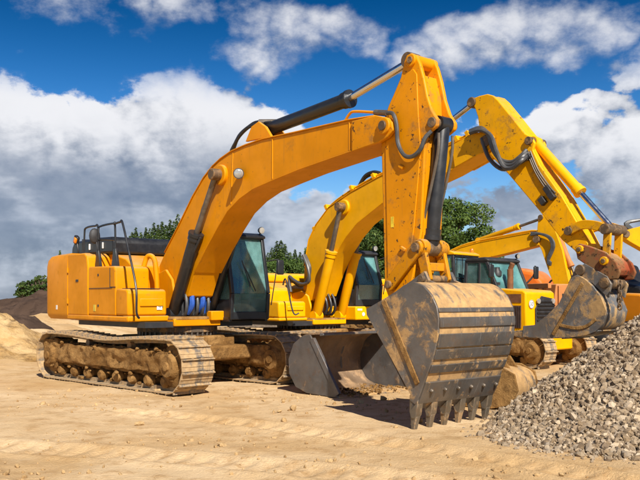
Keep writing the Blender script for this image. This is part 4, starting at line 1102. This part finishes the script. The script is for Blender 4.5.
# ================================================================== crawler machines parked behind the buckets
def crawler(name, label, C, th, kind):
    M_ = Mach(C, th); t = thing(name, label, 'bulldozer', (C[0], C[1], 0), -M_.th)
    track(t, -.95, -2.7, 1.0, .95, .5, 0, 33, False); track(t, .95, -2.7, 1.0, .95, .5, 0, 38, False)
    m = MB(); m.prism([(-3.0, .5), (-3.0, 1.55), (-1.35, 1.55), (-1.35, .5)], -.7, .7); m.bb(-2.8, .6, -.62, .62, .45, .95)
    put('main_frame', m, 'yel3', t, .04)
    # engine hood with louvred side and dark grille
    m = MB(); m.prism([(-1.34, .92), (-1.34, 2.12), (-.10, 2.03), (-.0, 1.96), (.02, .92)], -.66, .66)
    h = put('engine_hood', m, 'yel3', t, .04)
    for s in (-1, 1):
        m = MB(); m.bb(-.62, -.14, s*.66-.012, s*.66+.012, 1.02, 1.62); m.bb(-.62, -.14, s*.66-.012, s*.66+.012, 1.70, 1.93); m.bb(-1.2, -.76, s*.66-.012, s*.66+.012, 1.70, 1.93)
        lv = put('louvre_panel', m, 'rust', h)
        m = MB()
        for k in range(8): m.box((-.59+.06*k, s*.675, 1.32), (.022, .02, .58))
        put('louvre_bars', m, 'dark', h)
    m = MB(); m.add([(.028, -.28, 1.06), (.028, .60, 1.06), (.028, .60, 1.80), (.028, -.02, 1.88), (.028, -.28, 1.55)] + [(.05, -.28, 1.06), (.05, .60, 1.06), (.05, .60, 1.80), (.05, -.02, 1.88), (.05, -.28, 1.55)],
                    [(4, 3, 2, 1, 0), (5, 6, 7, 8, 9), (0, 1, 6, 5), (1, 2, 7, 6), (2, 3, 8, 7), (3, 4, 9, 8), (4, 0, 5, 9)])
    g = put('grille', m, 'dark', h, .01)
    for k in range(7):
        m = MB(); m.box((.06, .18, 1.12+.10*k), (.04, .80, .035), Matrix.Rotation(.3, 3, 'Y')); put('grille_bar', m, 'black', h)
    for y in (-.17, .50):
        m = MB(); m.cyl((.05, y, 1.74), (.085, y, 1.74), .07); put('head_lamp', m, 'lamp', h)
    m = MB(); m.add([(.085, .02, 1.02), (.085, .26, 1.02), (.085, .14, 1.32), (.10, .02, 1.02), (.10, .26, 1.02), (.10, .14, 1.32)], [(0, 2, 1), (3, 4, 5), (0, 1, 4, 3), (1, 2, 5, 4), (2, 0, 3, 5)])
    put('reflector', m, 'redm', h)
    m = MB(); m.box((.092, -.06, 1.12), (.012, .16, .2)); put('reflector_board', m, 'white', h)
    # sticker with the number 30
    m = MB(); m.cyl((.028, -.44, 1.66), (.034, -.44, 1.66), .115, None, 28); st = put('speed_sticker', m, 'white', h)
    m = MB()
    for i in range(28):
        a0, a1 = 2*math.pi*i/28, 2*math.pi*(i+1)/28
        P_ = [(.0345, -.44+r*math.cos(a), 1.66+r*math.sin(a)) for r, a in ((.10, a0), (.10, a1), (.112, a1), (.112, a0))]
        m.add(P_, [(0, 1, 2, 3)])
    put('sticker_ring', m, 'dark', h, 0, 0)
    fc = bpy.data.curves.new('txt', 'FONT'); fc.body = '30'; fc.size = .155; fc.align_x = 'CENTER'; fc.align_y = 'CENTER'
    fo = bpy.data.objects.new('txt', fc); COL.objects.link(fo); bpy.context.view_layer.update()
    me = bpy.data.meshes.new_from_object(fo.evaluated_get(bpy.context.evaluated_depsgraph_get())); bpy.data.objects.remove(fo)
    me.materials.clear(); me.materials.append(MT['black'])
    nm = bpy.data.objects.new('sticker_number', me); COL.objects.link(nm); nm.parent = h; nm.location = (.037, -.44, 1.655); nm.rotation_euler = (R(90), 0, R(90))
    # exhaust and pre-cleaner
    m = MB(); m.cyl((-.80, -.25, 2.05), (-.80, -.25, 2.62), .085); m.cyl((-.80, -.25, 2.62), (-.72, -.25, 2.78), .07); put('exhaust_stack', m, 'rust', h, .008)
    m = MB(); m.cyl((-1.15, -.38, 2.08), (-1.15, -.38, 2.45), .06); m.lathe([(0, .10), (.02, .13), (.14, .13), (.20, .08), (.26, .08)], (-1.15, -.38, 2.42), (0, 0, 1), 18); put('air_cleaner', m, 'dark', h)
    cab(t, -2.05, -.85, -.72, .72, 1.38, 2.90, 'dark', True, slope=.42, mirror=False, guard=False)
    # mirrors on arms
    for s in (-1, 1):
        m = MB(); m.tube([(-1.1, s*.66, 2.1), (-.9, s*.95, 2.45), (-.86, s*1.0, 2.75)], .025); put('mirror_arm', m, 'black', t)
        m = MB(); m.box((-.85, s*1.02, 2.55), (.07, .20, .36)); put('mirror', m, 'black', t, .03)
    # ripper / blade at the far end
    m = MB(); pr = [(-3.5, .1), (-3.62, .5), (-3.6, .9), (-3.45, 1.15)]; m.strip(pr, offs(pr, -.06), -1.45, 1.45); bl = put('blade', m, 'bshell', t)
    for s in (-1, 1):
        m = MB(); m.beam((-3.5, s*.8, .4), (-1.8, s*1.25, .45), .14, .2); put('push_arm', m, 'yel3', t, .01)
    return t
crawler('bulldozer', 'yellow crawler machine with dark grille, round white 30 sticker and rusty exhaust stack', (5.95, 21.6), 50, 0)

def guarded_dozer():
    C = (4.75, 24.6)
    t = thing('bulldozer', 'crawler machine with barred cab windows, yellow roof and amber beacon seen above the front bucket', 'bulldozer', (C[0]-.9, C[1]-.9, 0), -R(40))
    track(t, -.95, -1.9, 1.9, .95, .5, 0, 43, False); track(t, .95, -1.9, 1.9, .95, .5, 0, 48, False)
    m = MB(); m.bb(-1.8, 1.0, -.7, .7, .45, 1.5); put('main_frame', m, 'yel3', t, .05)
    m = MB(); m.prism([(.55, 1.0), (.55, 1.86), (1.9, 1.78), (1.95, 1.0)], -.6, .6); put('engine_hood', m, 'yel3', t, .05)
    c = cab(t, -.85, .55, -.72, .72, 1.45, 3.12, 'dark', True, guard=True, slope=.05, roofmat='yel3', mirror=False, lamps=False)
    m = MB(); m.tube([(-.2, -.72, 1.6), (-.2, -.74, 3.0)], .03); m.tube([(.3, -.75, 1.6), (.3, -.75, 3.0)], .045)
    put('guard_post', m, 'dark', t)
    m = MB(); m.lathe([(0, .06), (.02, .06), (.12, .055), (.15, .03)], (.42, .55, 3.16), (0, 0, 1), 14); put('beacon', m, 'beacon', t)
    return t
guarded_dozer()

# ================================================================== orange dump truck and orange machine at the right
def dump_truck():
    t = thing('dump_truck', 'orange dump truck with ribbed side bed standing behind the grey bucket', 'truck', (7.24, 25.17, 0), R(201.7))
    m = MB(); m.bb(-2.6, 2.6, -.5, .5, .7, .95); put('chassis', m, 'dark', t, .02)
    m = MB(); m.prism([(-2.4, 1.0), (-2.75, 2.1), (-2.55, 2.25), (.7, 2.25), (.9, 1.0)], -1.2, 1.2); bed = put('dump_bed', m, 'tanorange', t, .03)
    for k in range(7):
        x = -2.1+.45*k
        for s in (-1, 1):
            m = MB(); m.box((x, s*1.225, 1.62), (.12, .07, 1.15)); put('bed_rib', m, 'tanorange', bed, .01)
    for k in range(6):
        m = MB(); m.box((.95, -.95+.38*k, 1.72), (.09, .10, .9)); put('bed_rib', m, 'tanorange', bed, .01)
    for k in range(5):  # dark boxes stand in for shade in the gaps between end ribs
        m = MB(); m.box((.925, -.76+.38*k, 1.66), (.05, .20, .52)); put('bed_gap_shade', m, 'dark', bed)
    for k in range(6):  # same painted shade between the ribs along one side
        m = MB(); m.box((-1.875+.45*k, 1.20, 1.66), (.24, .03, .60)); put('bed_gap_shade', m, 'dark', bed)
    m = MB(); m.bb(.88, 1.0, -1.2, 1.2, 2.12, 2.27); put('bed_rail', m, 'tanorange', bed, .01)
    m = MB(); m.prism([(-2.62, .9), (-2.70, 2.3), (-3.0, 2.75), (-4.0, 2.75), (-4.3, 1.9), (-4.35, .9)], -1.15, 1.15); put('cab', m, 'orange', t, .18, 40, 4)
    for s in (-1, 1):
        for x in (-3.6, -1.6, .0):
            m = MB(); m.lathe([(-.16, .18), (-.16, .42), (-.10, .50), (.10, .50), (.16, .42), (.16, .18)], (x, s*1.0, .5), (0, 1, 0), 24); w_ = put('wheel', m, 'hose', t)
            m = MB(); m.lathe([(-.165, .02), (-.15, .22), (.15, .22), (.165, .02)], (x, s*1.0, .5), (0, 1, 0), 16); put('rim', m, 'orange', w_)
    # rounded orange engine cover standing ahead of the bed
    return t
dump_truck()
def orange_hood():
    t = thing('road_roller', 'orange road roller with rounded hood, black rail and steel drum beside the crawler', 'roller', (8.4, 31.0, 0), R(-35)); t.scale = (1.25, 1.25, 1.25)
    m = MB(); m.prism([(-1.5, .75), (-1.55, 1.9), (-1.2, 2.25), (-.5, 2.42), (.1, 2.3), (.42, 1.95), (.5, .75)], -.62, .62); put('hood', m, 'orange', t, .14, 40, 4)
    m = MB(); m.tube([(.5, -.6, 1.6), (.62, -.6, 1.95), (.8, -.6, 2.0), (1.3, -.6, 1.9), (1.35, -.6, 1.2)], .03); m.tube([(.5, .6, 1.6), (.62, .6, 1.95), (.8, .6, 2.0), (1.3, .6, 1.9), (1.35, .6, 1.2)], .03)
    put('handrail', m, 'black', t)
    m = MB(); m.bb(.3, 1.6, -.65, .65, .75, 1.25); put('deck', m, 'dark', t, .03)
    for x in (-1.0, 1.15):
        m = MB(); m.cyl((x, -.66, .55), (x, .66, .55), .55, None, 32); put('drum', m, 'iron', t, .03)
    return t
orange_hood()
def right_machine():
    t = thing('wheel_loader', 'amber compact machine with black hood and red cross mark behind the gravel pile', 'loader', (9.3, 22.9, 0), R(-62))
    m = MB(); m.prism([(-1.6, .7), (-1.6, 1.75), (-.2, 1.98), (.55, 1.95), (.70, 1.80), (.72, .7)], -.85, .85); b = put('body', m, 'amber', t, .07, 40, 3)
    m = MB(); m.prism([(-1.3, 1.80), (-1.25, 2.18), (-.3, 2.30), (.48, 2.14), (.58, 1.95)], -.78, .78); put('hood', m, 'black', b, .06)
    m = MB(); m.prism([(-1.5, 1.9), (-1.55, 2.5), (-1.2, 2.86), (-.72, 2.80), (-.48, 2.2)], -.62, .62); put('engine_cover', m, 'black', t, .10, 40, 3)
    m = MB()
    for a in (.75, -.75): m.box((.735, -.2, 1.42), (.012, .30, .055), Matrix.Rotation(a, 3, 'X'))
    put('cross_mark', m, 'redm', b)
    for s in (-1, 1):
        for x in (-1.1, .35):
            m = MB(); m.lathe([(-.16, .2), (-.16, .50), (-.1, .6), (.1, .6), (.16, .50), (.16, .2)], (x, s*.9, .6), (0, 1, 0), 24); w_ = put('wheel', m, 'hose', t)
            m = MB(); m.lathe([(-.17, .02), (-.15, .26), (.15, .26), (.17, .02)], (x, s*.9, .6), (0, 1, 0), 16); put('rim', m, 'amber', w_)
right_machine()
# a further excavator whose boom head just enters at the right edge, arm folded back
far_excavator('yellow excavator with folded stick, boom head reaching in above the amber machine', (15.1, 21.5), 180, 1.75).scale = (.96, .96, .96)

# ================================================================== loose buckets on the ground
def loader_bucket():
    Fd = Vector((.715, -.70, 0)); Ld = Vector((.70, .715, 0))
    fl = Vector((.334, 14.45, 0)); W = 2.06
    o0 = fl+Ld*(W/2)
    t = thing('loader_bucket', 'wide grey steel loader bucket lying open on the sand between the excavators', 'bucket', (o0.x, o0.y, 0), math.atan2(Fd.y, Fd.x))
    hw = W/2
    prof = [(.03, .02), (-.35, .025), (-.80, .045), (-1.08, .14), (-1.25, .36), (-1.27, .64), (-1.14, .92), (-.93, 1.07), (-.70, 1.12), (-.46, 1.13)]
    S = smoothline(prof, 5)
    m = MB(); m.strip(S, offs(S, .03), -hw+.03, hw-.03); sh = put('shell', m, 'linner', t, 0, 35)
    side = [(.03, .0), (-.80, .025), (-1.10, .12), (-1.28, .36), (-1.30, .64), (-1.16, .94), (-.93, 1.09), (-.72, 1.12), (-.62, 1.00), (-.12, .12)]
    for s in (-1, 1):
        m = MB(); m.prism(side, s*hw-.018, s*hw+.018); sp = put('side_plate', m, 'lsteel', t, .006)
        e0, e1 = Vector((-.66, 1.04)), Vector((.0, .05)); v = (e1-e0).normalized(); w2 = Vector((-v.y, v.x))*.055
        m = MB(); m.prism([(e0.x-w2.x, e0.y-w2.y), (e0.x+w2.x, e0.y+w2.y), (e1.x+w2.x, e1.y+w2.y), (e1.x-w2.x, e1.y-w2.y)], s*hw-.034, s*hw+.034); put('side_cutter', m, 'lsteel', t, .008)
    m = MB(); m.prism([(-.30, .0), (-.30, .05), (.10, .022), (.14, .0)], -hw-.01, hw+.01); put('cutting_edge', m, 'bshell', t, .006)
    m = MB(); m.prism([(-.50, 1.10), (-.50, 1.16), (-.40, 1.15), (-.40, 1.11)], -hw+.02, hw-.02); put('top_rail', m, 'lsteel', t, .01)
    for y in (-.5, .38):
        m = MB(); m.prism([(-1.255, .37), (-1.55, .45), (-1.62, .62), (-1.5, .88), (-1.17, .90), (-1.275, .64)], y, y+.06); put('mounting_ear', m, 'lsteel', t, .01)
    m = MB(); rn = random.Random(5)
    for i in range(160):
        y = rn.uniform(-hw+.1, hw-.1); x = rn.uniform(-.9, .18); s_ = rn.uniform(.012, .035); m.ellipsoid((x, y, .045), (s_*1.3, s_*1.2, s_*.9), 6, 5, .35, i)
    put('dirt_lumps', m, 'muddy', t, 0, 60)['kind'] = 'stuff'
loader_bucket()
def trench_bucket():
    t = thing('trench_bucket', 'narrow mud-caked trench bucket lying beside the gravel behind the toothed bucket', 'bucket', (3.02, 13.35, 0), R(-38))
    prof = [(-.55, .03), (.0, .03), (.32, .10), (.45, .32), (.40, .55), (.18, .66), (-.2, .68)]
    S = smoothline(prof, 4); m = MB(); m.strip(S, offs(S, .03), -.40, .40); put('shell', m, 'bshell', t, 0, 35)
    for s in (-1, 1):
        m = MB(); m.prism([(-.58, .0), (.02, .0), (.35, .08), (.49, .32), (.43, .58), (.18, .70), (-.2, .71), (-.33, .6)], s*.40-.02, s*.40+.02); put('side_plate', m, 'muddy', t, .008)
    for k in range(4):
        m = MB(); y = -.32+.213*k; m.prism([(-.5, .07), (-.78, .04), (-.78, .03), (-.5, .0)], y-.05, y+.05); put('tooth', m, 'tooth', t, .01)
    for y in (-.17, .12): 
        m = MB(); m.prism([(-.2, .66), (-.15, .84), (.1, .84), (.25, .62)], y, y+.05); put('bucket_ear', m, 'muddy', t, .01)
trench_bucket()

# ================================================================== gravel pile
def pile_h(x, y):
    n = fbm(x*.7, y*.7, 4, 41)
    d1 = np.hypot(x-5.25, (y-11.42)*.93); h1 = 2.0-.76*d1
    d2 = np.hypot(x-6.4, y-14.2); h2 = 1.65-.62*d2
    d3 = np.hypot((x-3.9)*.9, (y-10.25)*1.05); h3 = .50-.38*d3          # spread apron at the toe
    d4 = np.hypot(x-7.2, y-11.0); h4 = 2.2-.80*d4
    k = .10
    h = np.log(np.exp(h1/k)+np.exp(h2/k)+np.exp(h3/k)+np.exp(h4/k))*k
    return h+n*.16
def stone_field(name, N, region, size, keep, zfn, mat, label=None, cat=None, seed=1, sink=.25):
    rn = np.random.RandomState(seed)
    ico = []
    ph = (1+5**.5)/2
    base = np.array([(-1, ph, 0), (1, ph, 0), (-1, -ph, 0), (1, -ph, 0), (0, -1, ph), (0, 1, ph), (0, -1, -ph), (0, 1, -ph), (ph, 0, -1), (ph, 0, 1), (-ph, 0, -1), (-ph, 0, 1)])/math.hypot(1, ph)
    tri = np.array([(0, 11, 5), (0, 5, 1), (0, 1, 7), (0, 7, 10), (0, 10, 11), (1, 5, 9), (5, 11, 4), (11, 10, 2), (10, 7, 6), (7, 1, 8), (3, 9, 4), (3, 4, 2), (3, 2, 6), (3, 6, 8), (3, 8, 9), (4, 9, 5), (2, 4, 11), (6, 2, 10), (8, 6, 7), (9, 8, 1)])
    x = rn.uniform(region[0], region[1], N); y = rn.uniform(region[2], region[3], N)
    ok = keep(x, y, rn); x, y = x[ok], y[ok]; n = len(x)
    s = size[0]*np.exp(rn.normal(0, size[1], n)); s = np.clip(s, size[2], size[3])
    V = base[None]*(1+rn.uniform(-.33, .30, (n, 12, 1)))
    V = V*np.stack([rn.uniform(.8, 1.35, n), rn.uniform(.65, 1.05, n), rn.uniform(.5, .9, n)], 1)[:, None, :]
    A = rn.normal(size=(n, 3, 3)); Q = np.linalg.qr(A)[0]
    det = np.linalg.det(Q); Q[det < 0, :, 0] *= -1
    V = np.einsum('nij,nkj->nki', Q, V)*s[:, None, None]
    z = zfn(x, y)+s*(rn.uniform(-.1, .75, n)-sink)
    V = V+np.stack([x, y, z], 1)[:, None, :]
    F = tri[None]+(np.arange(n)*12)[:, None, None]
    return V.reshape(-1, 3), F.reshape(-1, 3)

def gravel_mat():
    m, t, b = newmat('crushed_stone'); c = coords(t)
    rnd = t.a('ShaderNodeNewGeometry').outputs['Random Per Island']
    cr = t.a('ShaderNodeValToRGB', {0: rnd}); el = cr.color_ramp.elements
    el[0].position = 0; el[0].color = (.10, .07, .045, 1); el[1].position = 1; el[1].color = (.56, .455, .335, 1)
    for p, q in ((.25, (.17, .125, .088)), (.5, (.29, .225, .155)), (.75, (.25, .21, .17)), (.9, (.46, .37, .265))):
        e = el.new(p); e.color = (*q, 1)
    n = t.noise(c, 14, 6, .7)
    col = t.mix(t.ss(n, .40, .75, .12, .70), cr.outputs[0], (.40, .275, .145))
    lk(t, b, 'Base Color', col); lk(t, b, 'Roughness', .85); lk(t, b, 'Specular IOR Level', .3)
    bump(t, b, t.noise(c, 45, 6, .7), .4, .02)
    return m
MT['gravel'] = gravel_mat()
MT['fines'] = soil('gravel_fines', (.20, .15, .10), (.27, .20, .135), (.12, .085, .055), 1.0, 6, 40, .7, .03)
def pile():
    # mound of fines under the stones, one object with them
    nx = np.linspace(1.2, 11.5, 150); ny = np.linspace(7.6, 17.5, 150)
    X, Y = np.meshgrid(nx, ny); G = ground_h(X, Y); Z = np.maximum(pile_h(X, Y)-.05, G-.12)
    v0 = np.stack([X.ravel(), Y.ravel(), Z.ravel()], 1); i = np.arange(v0.shape[0]).reshape(150, 150)
    q0 = np.stack([i[:-1, :-1].ravel(), i[:-1, 1:].ravel(), i[1:, 1:].ravel(), i[1:, :-1].ravel()], 1)
    zf = lambda x, y: np.maximum(pile_h(x, y), ground_h(x, y))
    def keep(x, y, rn):
        h = pile_h(x, y); return (h > .02) | ((h > -.12) & (rn.uniform(0, 1, len(x)) < np.exp(h*22)*.5))
    V1, F1 = stone_field('s', 125000, (1.6, 10.2, 7.8, 16.0), (.027, .40, .012, .065), keep, zf, None, seed=3)
    V2, F2 = stone_field('s', 16000, (1.0, 10.5, 7.4, 14), (.017, .40, .007, .035), lambda x, y, rn: (pile_h(x, y) > -.22) & (pile_h(x, y) < .8) & (rn.uniform(0, 1, len(x)) < np.clip(np.exp((pile_h(x, y)+.02)*14), 0, 1)), zf, None, seed=5)
    V = np.concatenate([v0, V1, V2]); n0 = len(v0); n1 = n0+len(V1)
    faces = q0.tolist()+(F1+n0).tolist()+(F2+n1).tolist()
    me = bpy.data.meshes.new('gravel_pile'); me.from_pydata(V.tolist(), [], faces); me.update()
    me.materials.append(MT['fines']); me.materials.append(MT['gravel'])
    mi = np.zeros(len(faces), dtype=np.int32); mi[len(q0):] = 1; me.polygons.foreach_set('material_index', mi)
    o = bpy.data.objects.new('gravel_pile', me); COL.objects.link(o)
    o['kind'] = 'stuff'; tag(o, 'heap of crushed grey-brown stone in front of the grey bucket', 'gravel pile')
    print('stones', len(V1)//12, len(V2)//12)
pile()
# clods and pebbles strewn over the sand
def clods():
    MT['clod'] = soil('sand_clods', (.36, .225, .10), (.50, .35, .18), (.25, .15, .065), 2, 8, 40, .5, .02)
    def keep(x, y, rn): return (rn.uniform(0, 1, len(x)) < np.clip(.25+1.6*fbm(x*.6, y*.6, 3, 77), .04, 1))
    V, F = stone_field('c', 9000, (-9, 6.5, 5.5, 16), (.013, .6, .004, .075), keep, ground_h, None, seed=9, sink=.1)
    me = bpy.data.meshes.new('loose_clods'); me.from_pydata(V.tolist(), [], F.tolist()); me.update(); me.materials.append(MT['clod'])
    o = bpy.data.objects.new('loose_clods', me); COL.objects.link(o); o['kind'] = 'stuff'; tag(o, 'small clods and pebbles strewn over the tan sand', 'clods')
clods()

# ================================================================== trees
def leaf_mat(name, a, b_, c_):
    m, t, b = newmat(name); rnd = t.a('ShaderNodeNewGeometry').outputs['Random Per Island']
    cr = t.a('ShaderNodeValToRGB', {0: rnd}); e = cr.color_ramp.elements; e[0].color = (*a, 1); e[1].color = (*c_, 1); e.new(.55).color = (*b_, 1)
    lk(t, b, 'Base Color', cr.outputs[0]); lk(t, b, 'Roughness', .6); lk(t, b, 'Specular IOR Level', .25)
    tl = t.a('ShaderNodeBsdfTranslucent', {'Color': cr.outputs[0]}); mx = t.a('ShaderNodeMixShader', {0: .25, 1: b.outputs[0], 2: tl.outputs[0]})
    out = [n for n in t.n if n.type == 'OUTPUT_MATERIAL'][0]; t.l.new(mx.outputs[0], out.inputs[0])
    return m
MT['leaf'] = leaf_mat('leaf_green', (.045, .085, .016), (.085, .145, .028), (.14, .20, .045))
MT['leafd'] = leaf_mat('leaf_dark_green', (.025, .055, .012), (.055, .10, .022), (.13, .18, .04))
MT['needle'] = leaf_mat('needle_green', (.045, .085, .022), (.085, .14, .035), (.16, .21, .06))
MT['bark'] = plain('bark', (.09, .065, .045), .9)

def leaves(cent, rad, n, size, rn, up=.3):
    c = np.asarray(cent); k = rn.randint(0, len(c), n); r = np.asarray(rad)[k]
    d = rn.normal(size=(n, 3)); d /= np.linalg.norm(d, axis=1)[:, None]
    p = c[k]+d*(r*(rn.uniform(.35, 1.0, n)**.6)[:, None])
    nn = d*.8+rn.normal(size=(n, 3))*.7+np.array([0, 0, up]); nn /= np.linalg.norm(nn, axis=1)[:, None]
    t = np.cross(nn, rn.normal(size=(n, 3))); t /= np.linalg.norm(t, axis=1)[:, None]; b = np.cross(nn, t)
    s = size*rn.uniform(.6, 1.4, n)[:, None]
    V = np.stack([p-t*s, p+b*s*.55, p+t*s, p-b*s*.55], 1)
    return V.reshape(-1, 3), (np.arange(n)[:, None]*4+np.arange(4)[None])
def mk(name, V, F, mat, parent):
    me = bpy.data.meshes.new(name); me.from_pydata(V.tolist(), [], F.tolist()); me.update(); me.materials.append(MT[mat])
    o = bpy.data.objects.new(name, me); COL.objects.link(o); o.parent = parent; return o
def broad_tree(x, y, h, w, label, seed, n=9000, mat='leaf', group='trees behind the machines', ls=.085):
    rn = np.random.RandomState(seed); t = thing('broadleaf_tree', label, 'tree', (x, y, gz(x, y)-.1), 0, group)
    m = MB(); m.tube([(0, 0, 0), (.08, .05, h*.3), (-.05, .1, h*.55), (.05, 0, h*.8)], .2, 9)
    cent = []; rad = []
    for i in range(64):
        a = rn.uniform(0, 2*math.pi); zz = rn.uniform(.16, .93)
        prof = math.sin(min(1, (zz-.05)/.62)*math.pi/2) if zz < .6 else math.sqrt(max(.05, 1-((zz-.6)/.42)**2))
        rr = w/2*prof*rn.uniform(.40, 1.06); c = (rr*math.cos(a), rr*math.sin(a)*.85, zz*h); cent.append(c)
        q = w*rn.uniform(.065, .16); rad.append((q*1.25, q*1.25, q*.95))
        if i % 2 == 0: m.tube([(0, .05, h*min(.6, zz*.55)), (c[0]*.5, c[1]*.5, h*zz*.8), c], .05, 6, 3)
    put('trunk', m, 'bark', t)
    V, F = leaves(cent, rad, n, ls, rn); mk('crown', V, F, mat, t)
    return t
TX = lambda px, Y: (px-320)/FPX*Y
TZ = lambda py, Y: CAMH+(HZ-py)/FPX*Y
Y = 48
broad_tree(TX(441, Y), Y, TZ(197, Y), 5.7, 'tall green broadleaf tree with bushy crown, right of the large stick', 4, 46000, 'leaf')
broad_tree(TX(458, Y+2), Y+2, TZ(212, Y), 3.2, 'smaller green broadleaf tree leaning out from the tall bushy crown beside the low boom', 14, 14000, 'leaf')
broad_tree(TX(366, Y+1), Y+1, TZ(206, Y), 6.0, 'dark green broadleaf tree seen under the bright yellow boom', 6, 50000, 'leafd')
broad_tree(TX(400, Y+4), Y+4, TZ(205, Y+4), 6, 'green broadleaf tree mostly behind the large upright stick', 7, 18000, 'leafd')
broad_tree(TX(418, Y+6), Y+6, TZ(214, Y+6), 6, 'green broadleaf tree behind the bucket ram of the large excavator', 27, 16000, 'leafd')
def conifer_mesh(seed, h, w, n=6500):
    rn = np.random.RandomState(seed); z = h*(1-rn.uniform(0, 1, n)**.62*.93); tier = .75+.25*np.sin(z/h*34+rn.uniform(0, 6))
    r = (1-z/h)*w/2*tier*np.sqrt(rn.uniform(.12, 1, n))+.04; a = rn.uniform(0, 2*math.pi, n)
    lob = 1+.25*np.sin(a*3+z*2.1); p = np.stack([r*lob*np.cos(a), r*lob*np.sin(a), z-.25*r], 1)
    d = np.stack([np.cos(a), np.sin(a), -.35+0*a], 1)+rn.normal(size=(n, 3))*.3; d /= np.linalg.norm(d, axis=1)[:, None]
    s = np.cross(d, np.array([0, 0, 1.])+rn.normal(size=(n, 3))*.4); s /= np.linalg.norm(s, axis=1)[:, None]
    L = (.13+.15*(1-z/h))[:, None]*rn.uniform(.7, 1.3, n)[:, None]
    V = np.stack([p-d*L*.6, p+s*L*.32, p+d*L, p-s*L*.32], 1).reshape(-1, 3); F = np.arange(n)[:, None]*4+np.arange(4)[None]
    me = bpy.data.meshes.new('crown'); me.from_pydata(V.tolist(), [], F.tolist()); me.update(); me.materials.append(MT['needle']); return me
CM = [conifer_mesh(s, 9, 4.2) for s in (1, 2, 3)]
tm = MB(); tm.cyl((0, 0, 0), (0, 0, 8.2), .16, .03, 8); TM = tm.mesh('trunk', 'bark')
def conifer(px, py, Y, label, group, k=None, wd=1.0):
    x = TX(px, Y); h = TZ(py, Y); t = thing('conifer', label, 'tree', (x, Y, -.1), random.uniform(0, 6), group)
    s = h/9.0; t.scale = (s*wd, s*wd, s)
    for nm, me in (('crown', random.choice(CM)), ('trunk', TM)):
        o = bpy.data.objects.new(nm, me); COL.objects.link(o); o.parent = t
lab1 = 'pointed dark green conifer in the row rising behind the black engine hood'
for px, py in ((130, 242), (134, 238), (132, 239), (136, 235), (141, 236), (146, 233), (150, 234), (154, 230), (158, 232), (162, 227), (166, 230), (170, 225), (174, 226), (178, 220), (183, 226), (187, 222), (126, 243), (192, 222), (119, 246)):
    conifer(px, py-7+random.uniform(-2, 2), 80+random.uniform(-4, 4), lab1, 'conifers behind the engine hood', None, 1.15)
conifer(60, 249, 86, 'lone conifer tip showing just above the rear of the large excavator', None)
lab2 = 'conifer in the group between the two excavator cabs'
for px, py in ((262, 246), (268, 250), (272, 247), (277, 241), (281, 237), (285, 244), (290, 249), (295, 246), (300, 252), (306, 249), (312, 250), (318, 247), (324, 252), (255, 250), (331, 246), (338, 250)):
    conifer(px, py+random.uniform(-2, 2), 66+random.uniform(-4, 4), lab2, 'conifers between the cabs', None, 1.35)
for px, py, k in ((274, 258, 1), (288, 262, 2), (300, 258, 3)):
    broad_tree(TX(px, 60), 60, TZ(py, 60), 3.4, 'low light green bush in front of the conifers between the cabs', 80+k, 9000, 'leaf', 'bushes between the cabs', .075)
for px, py in ((23, 284), (28, 281), (33, 279), (38, 278), (43, 276)):
    x = TX(px, 70); t = broad_tree(x, 70, TZ(py+5, 70), 1.4, 'low dark bush on the dark earth berm at the edge of the site', 30+int(px), 1500, 'leafd', 'bushes beyond the dark berm', .10)
for px, py in ((636, 290), (644, 288)):
    broad_tree(TX(px, 60), 60, TZ(py, 60), 2.2, 'dark bush showing behind the amber machine', 60+px, 900, 'leafd', 'bushes behind the amber machine', .14)

# low shed roof between the cabs
t = thing('shed', 'low shed with pale blue-grey metal roof between the excavator cabs', 'shed', (TX(283, 52), 52, 0))
m = MB(); m.bb(-3.5, 3.0, 0, 4, 0, 2.55); put('wall', m, 'iron', t)
m = MB(); m.prism([(-3.8, 2.56), (-3.8, 2.64), (-3.6, 3.15), (3.1, 3.15), (3.3, 2.64), (3.3, 2.56)], -.3, 4.3); put('roof', m, plain('blue_grey_roof', (.22, .29, .36), .5), t, .02)
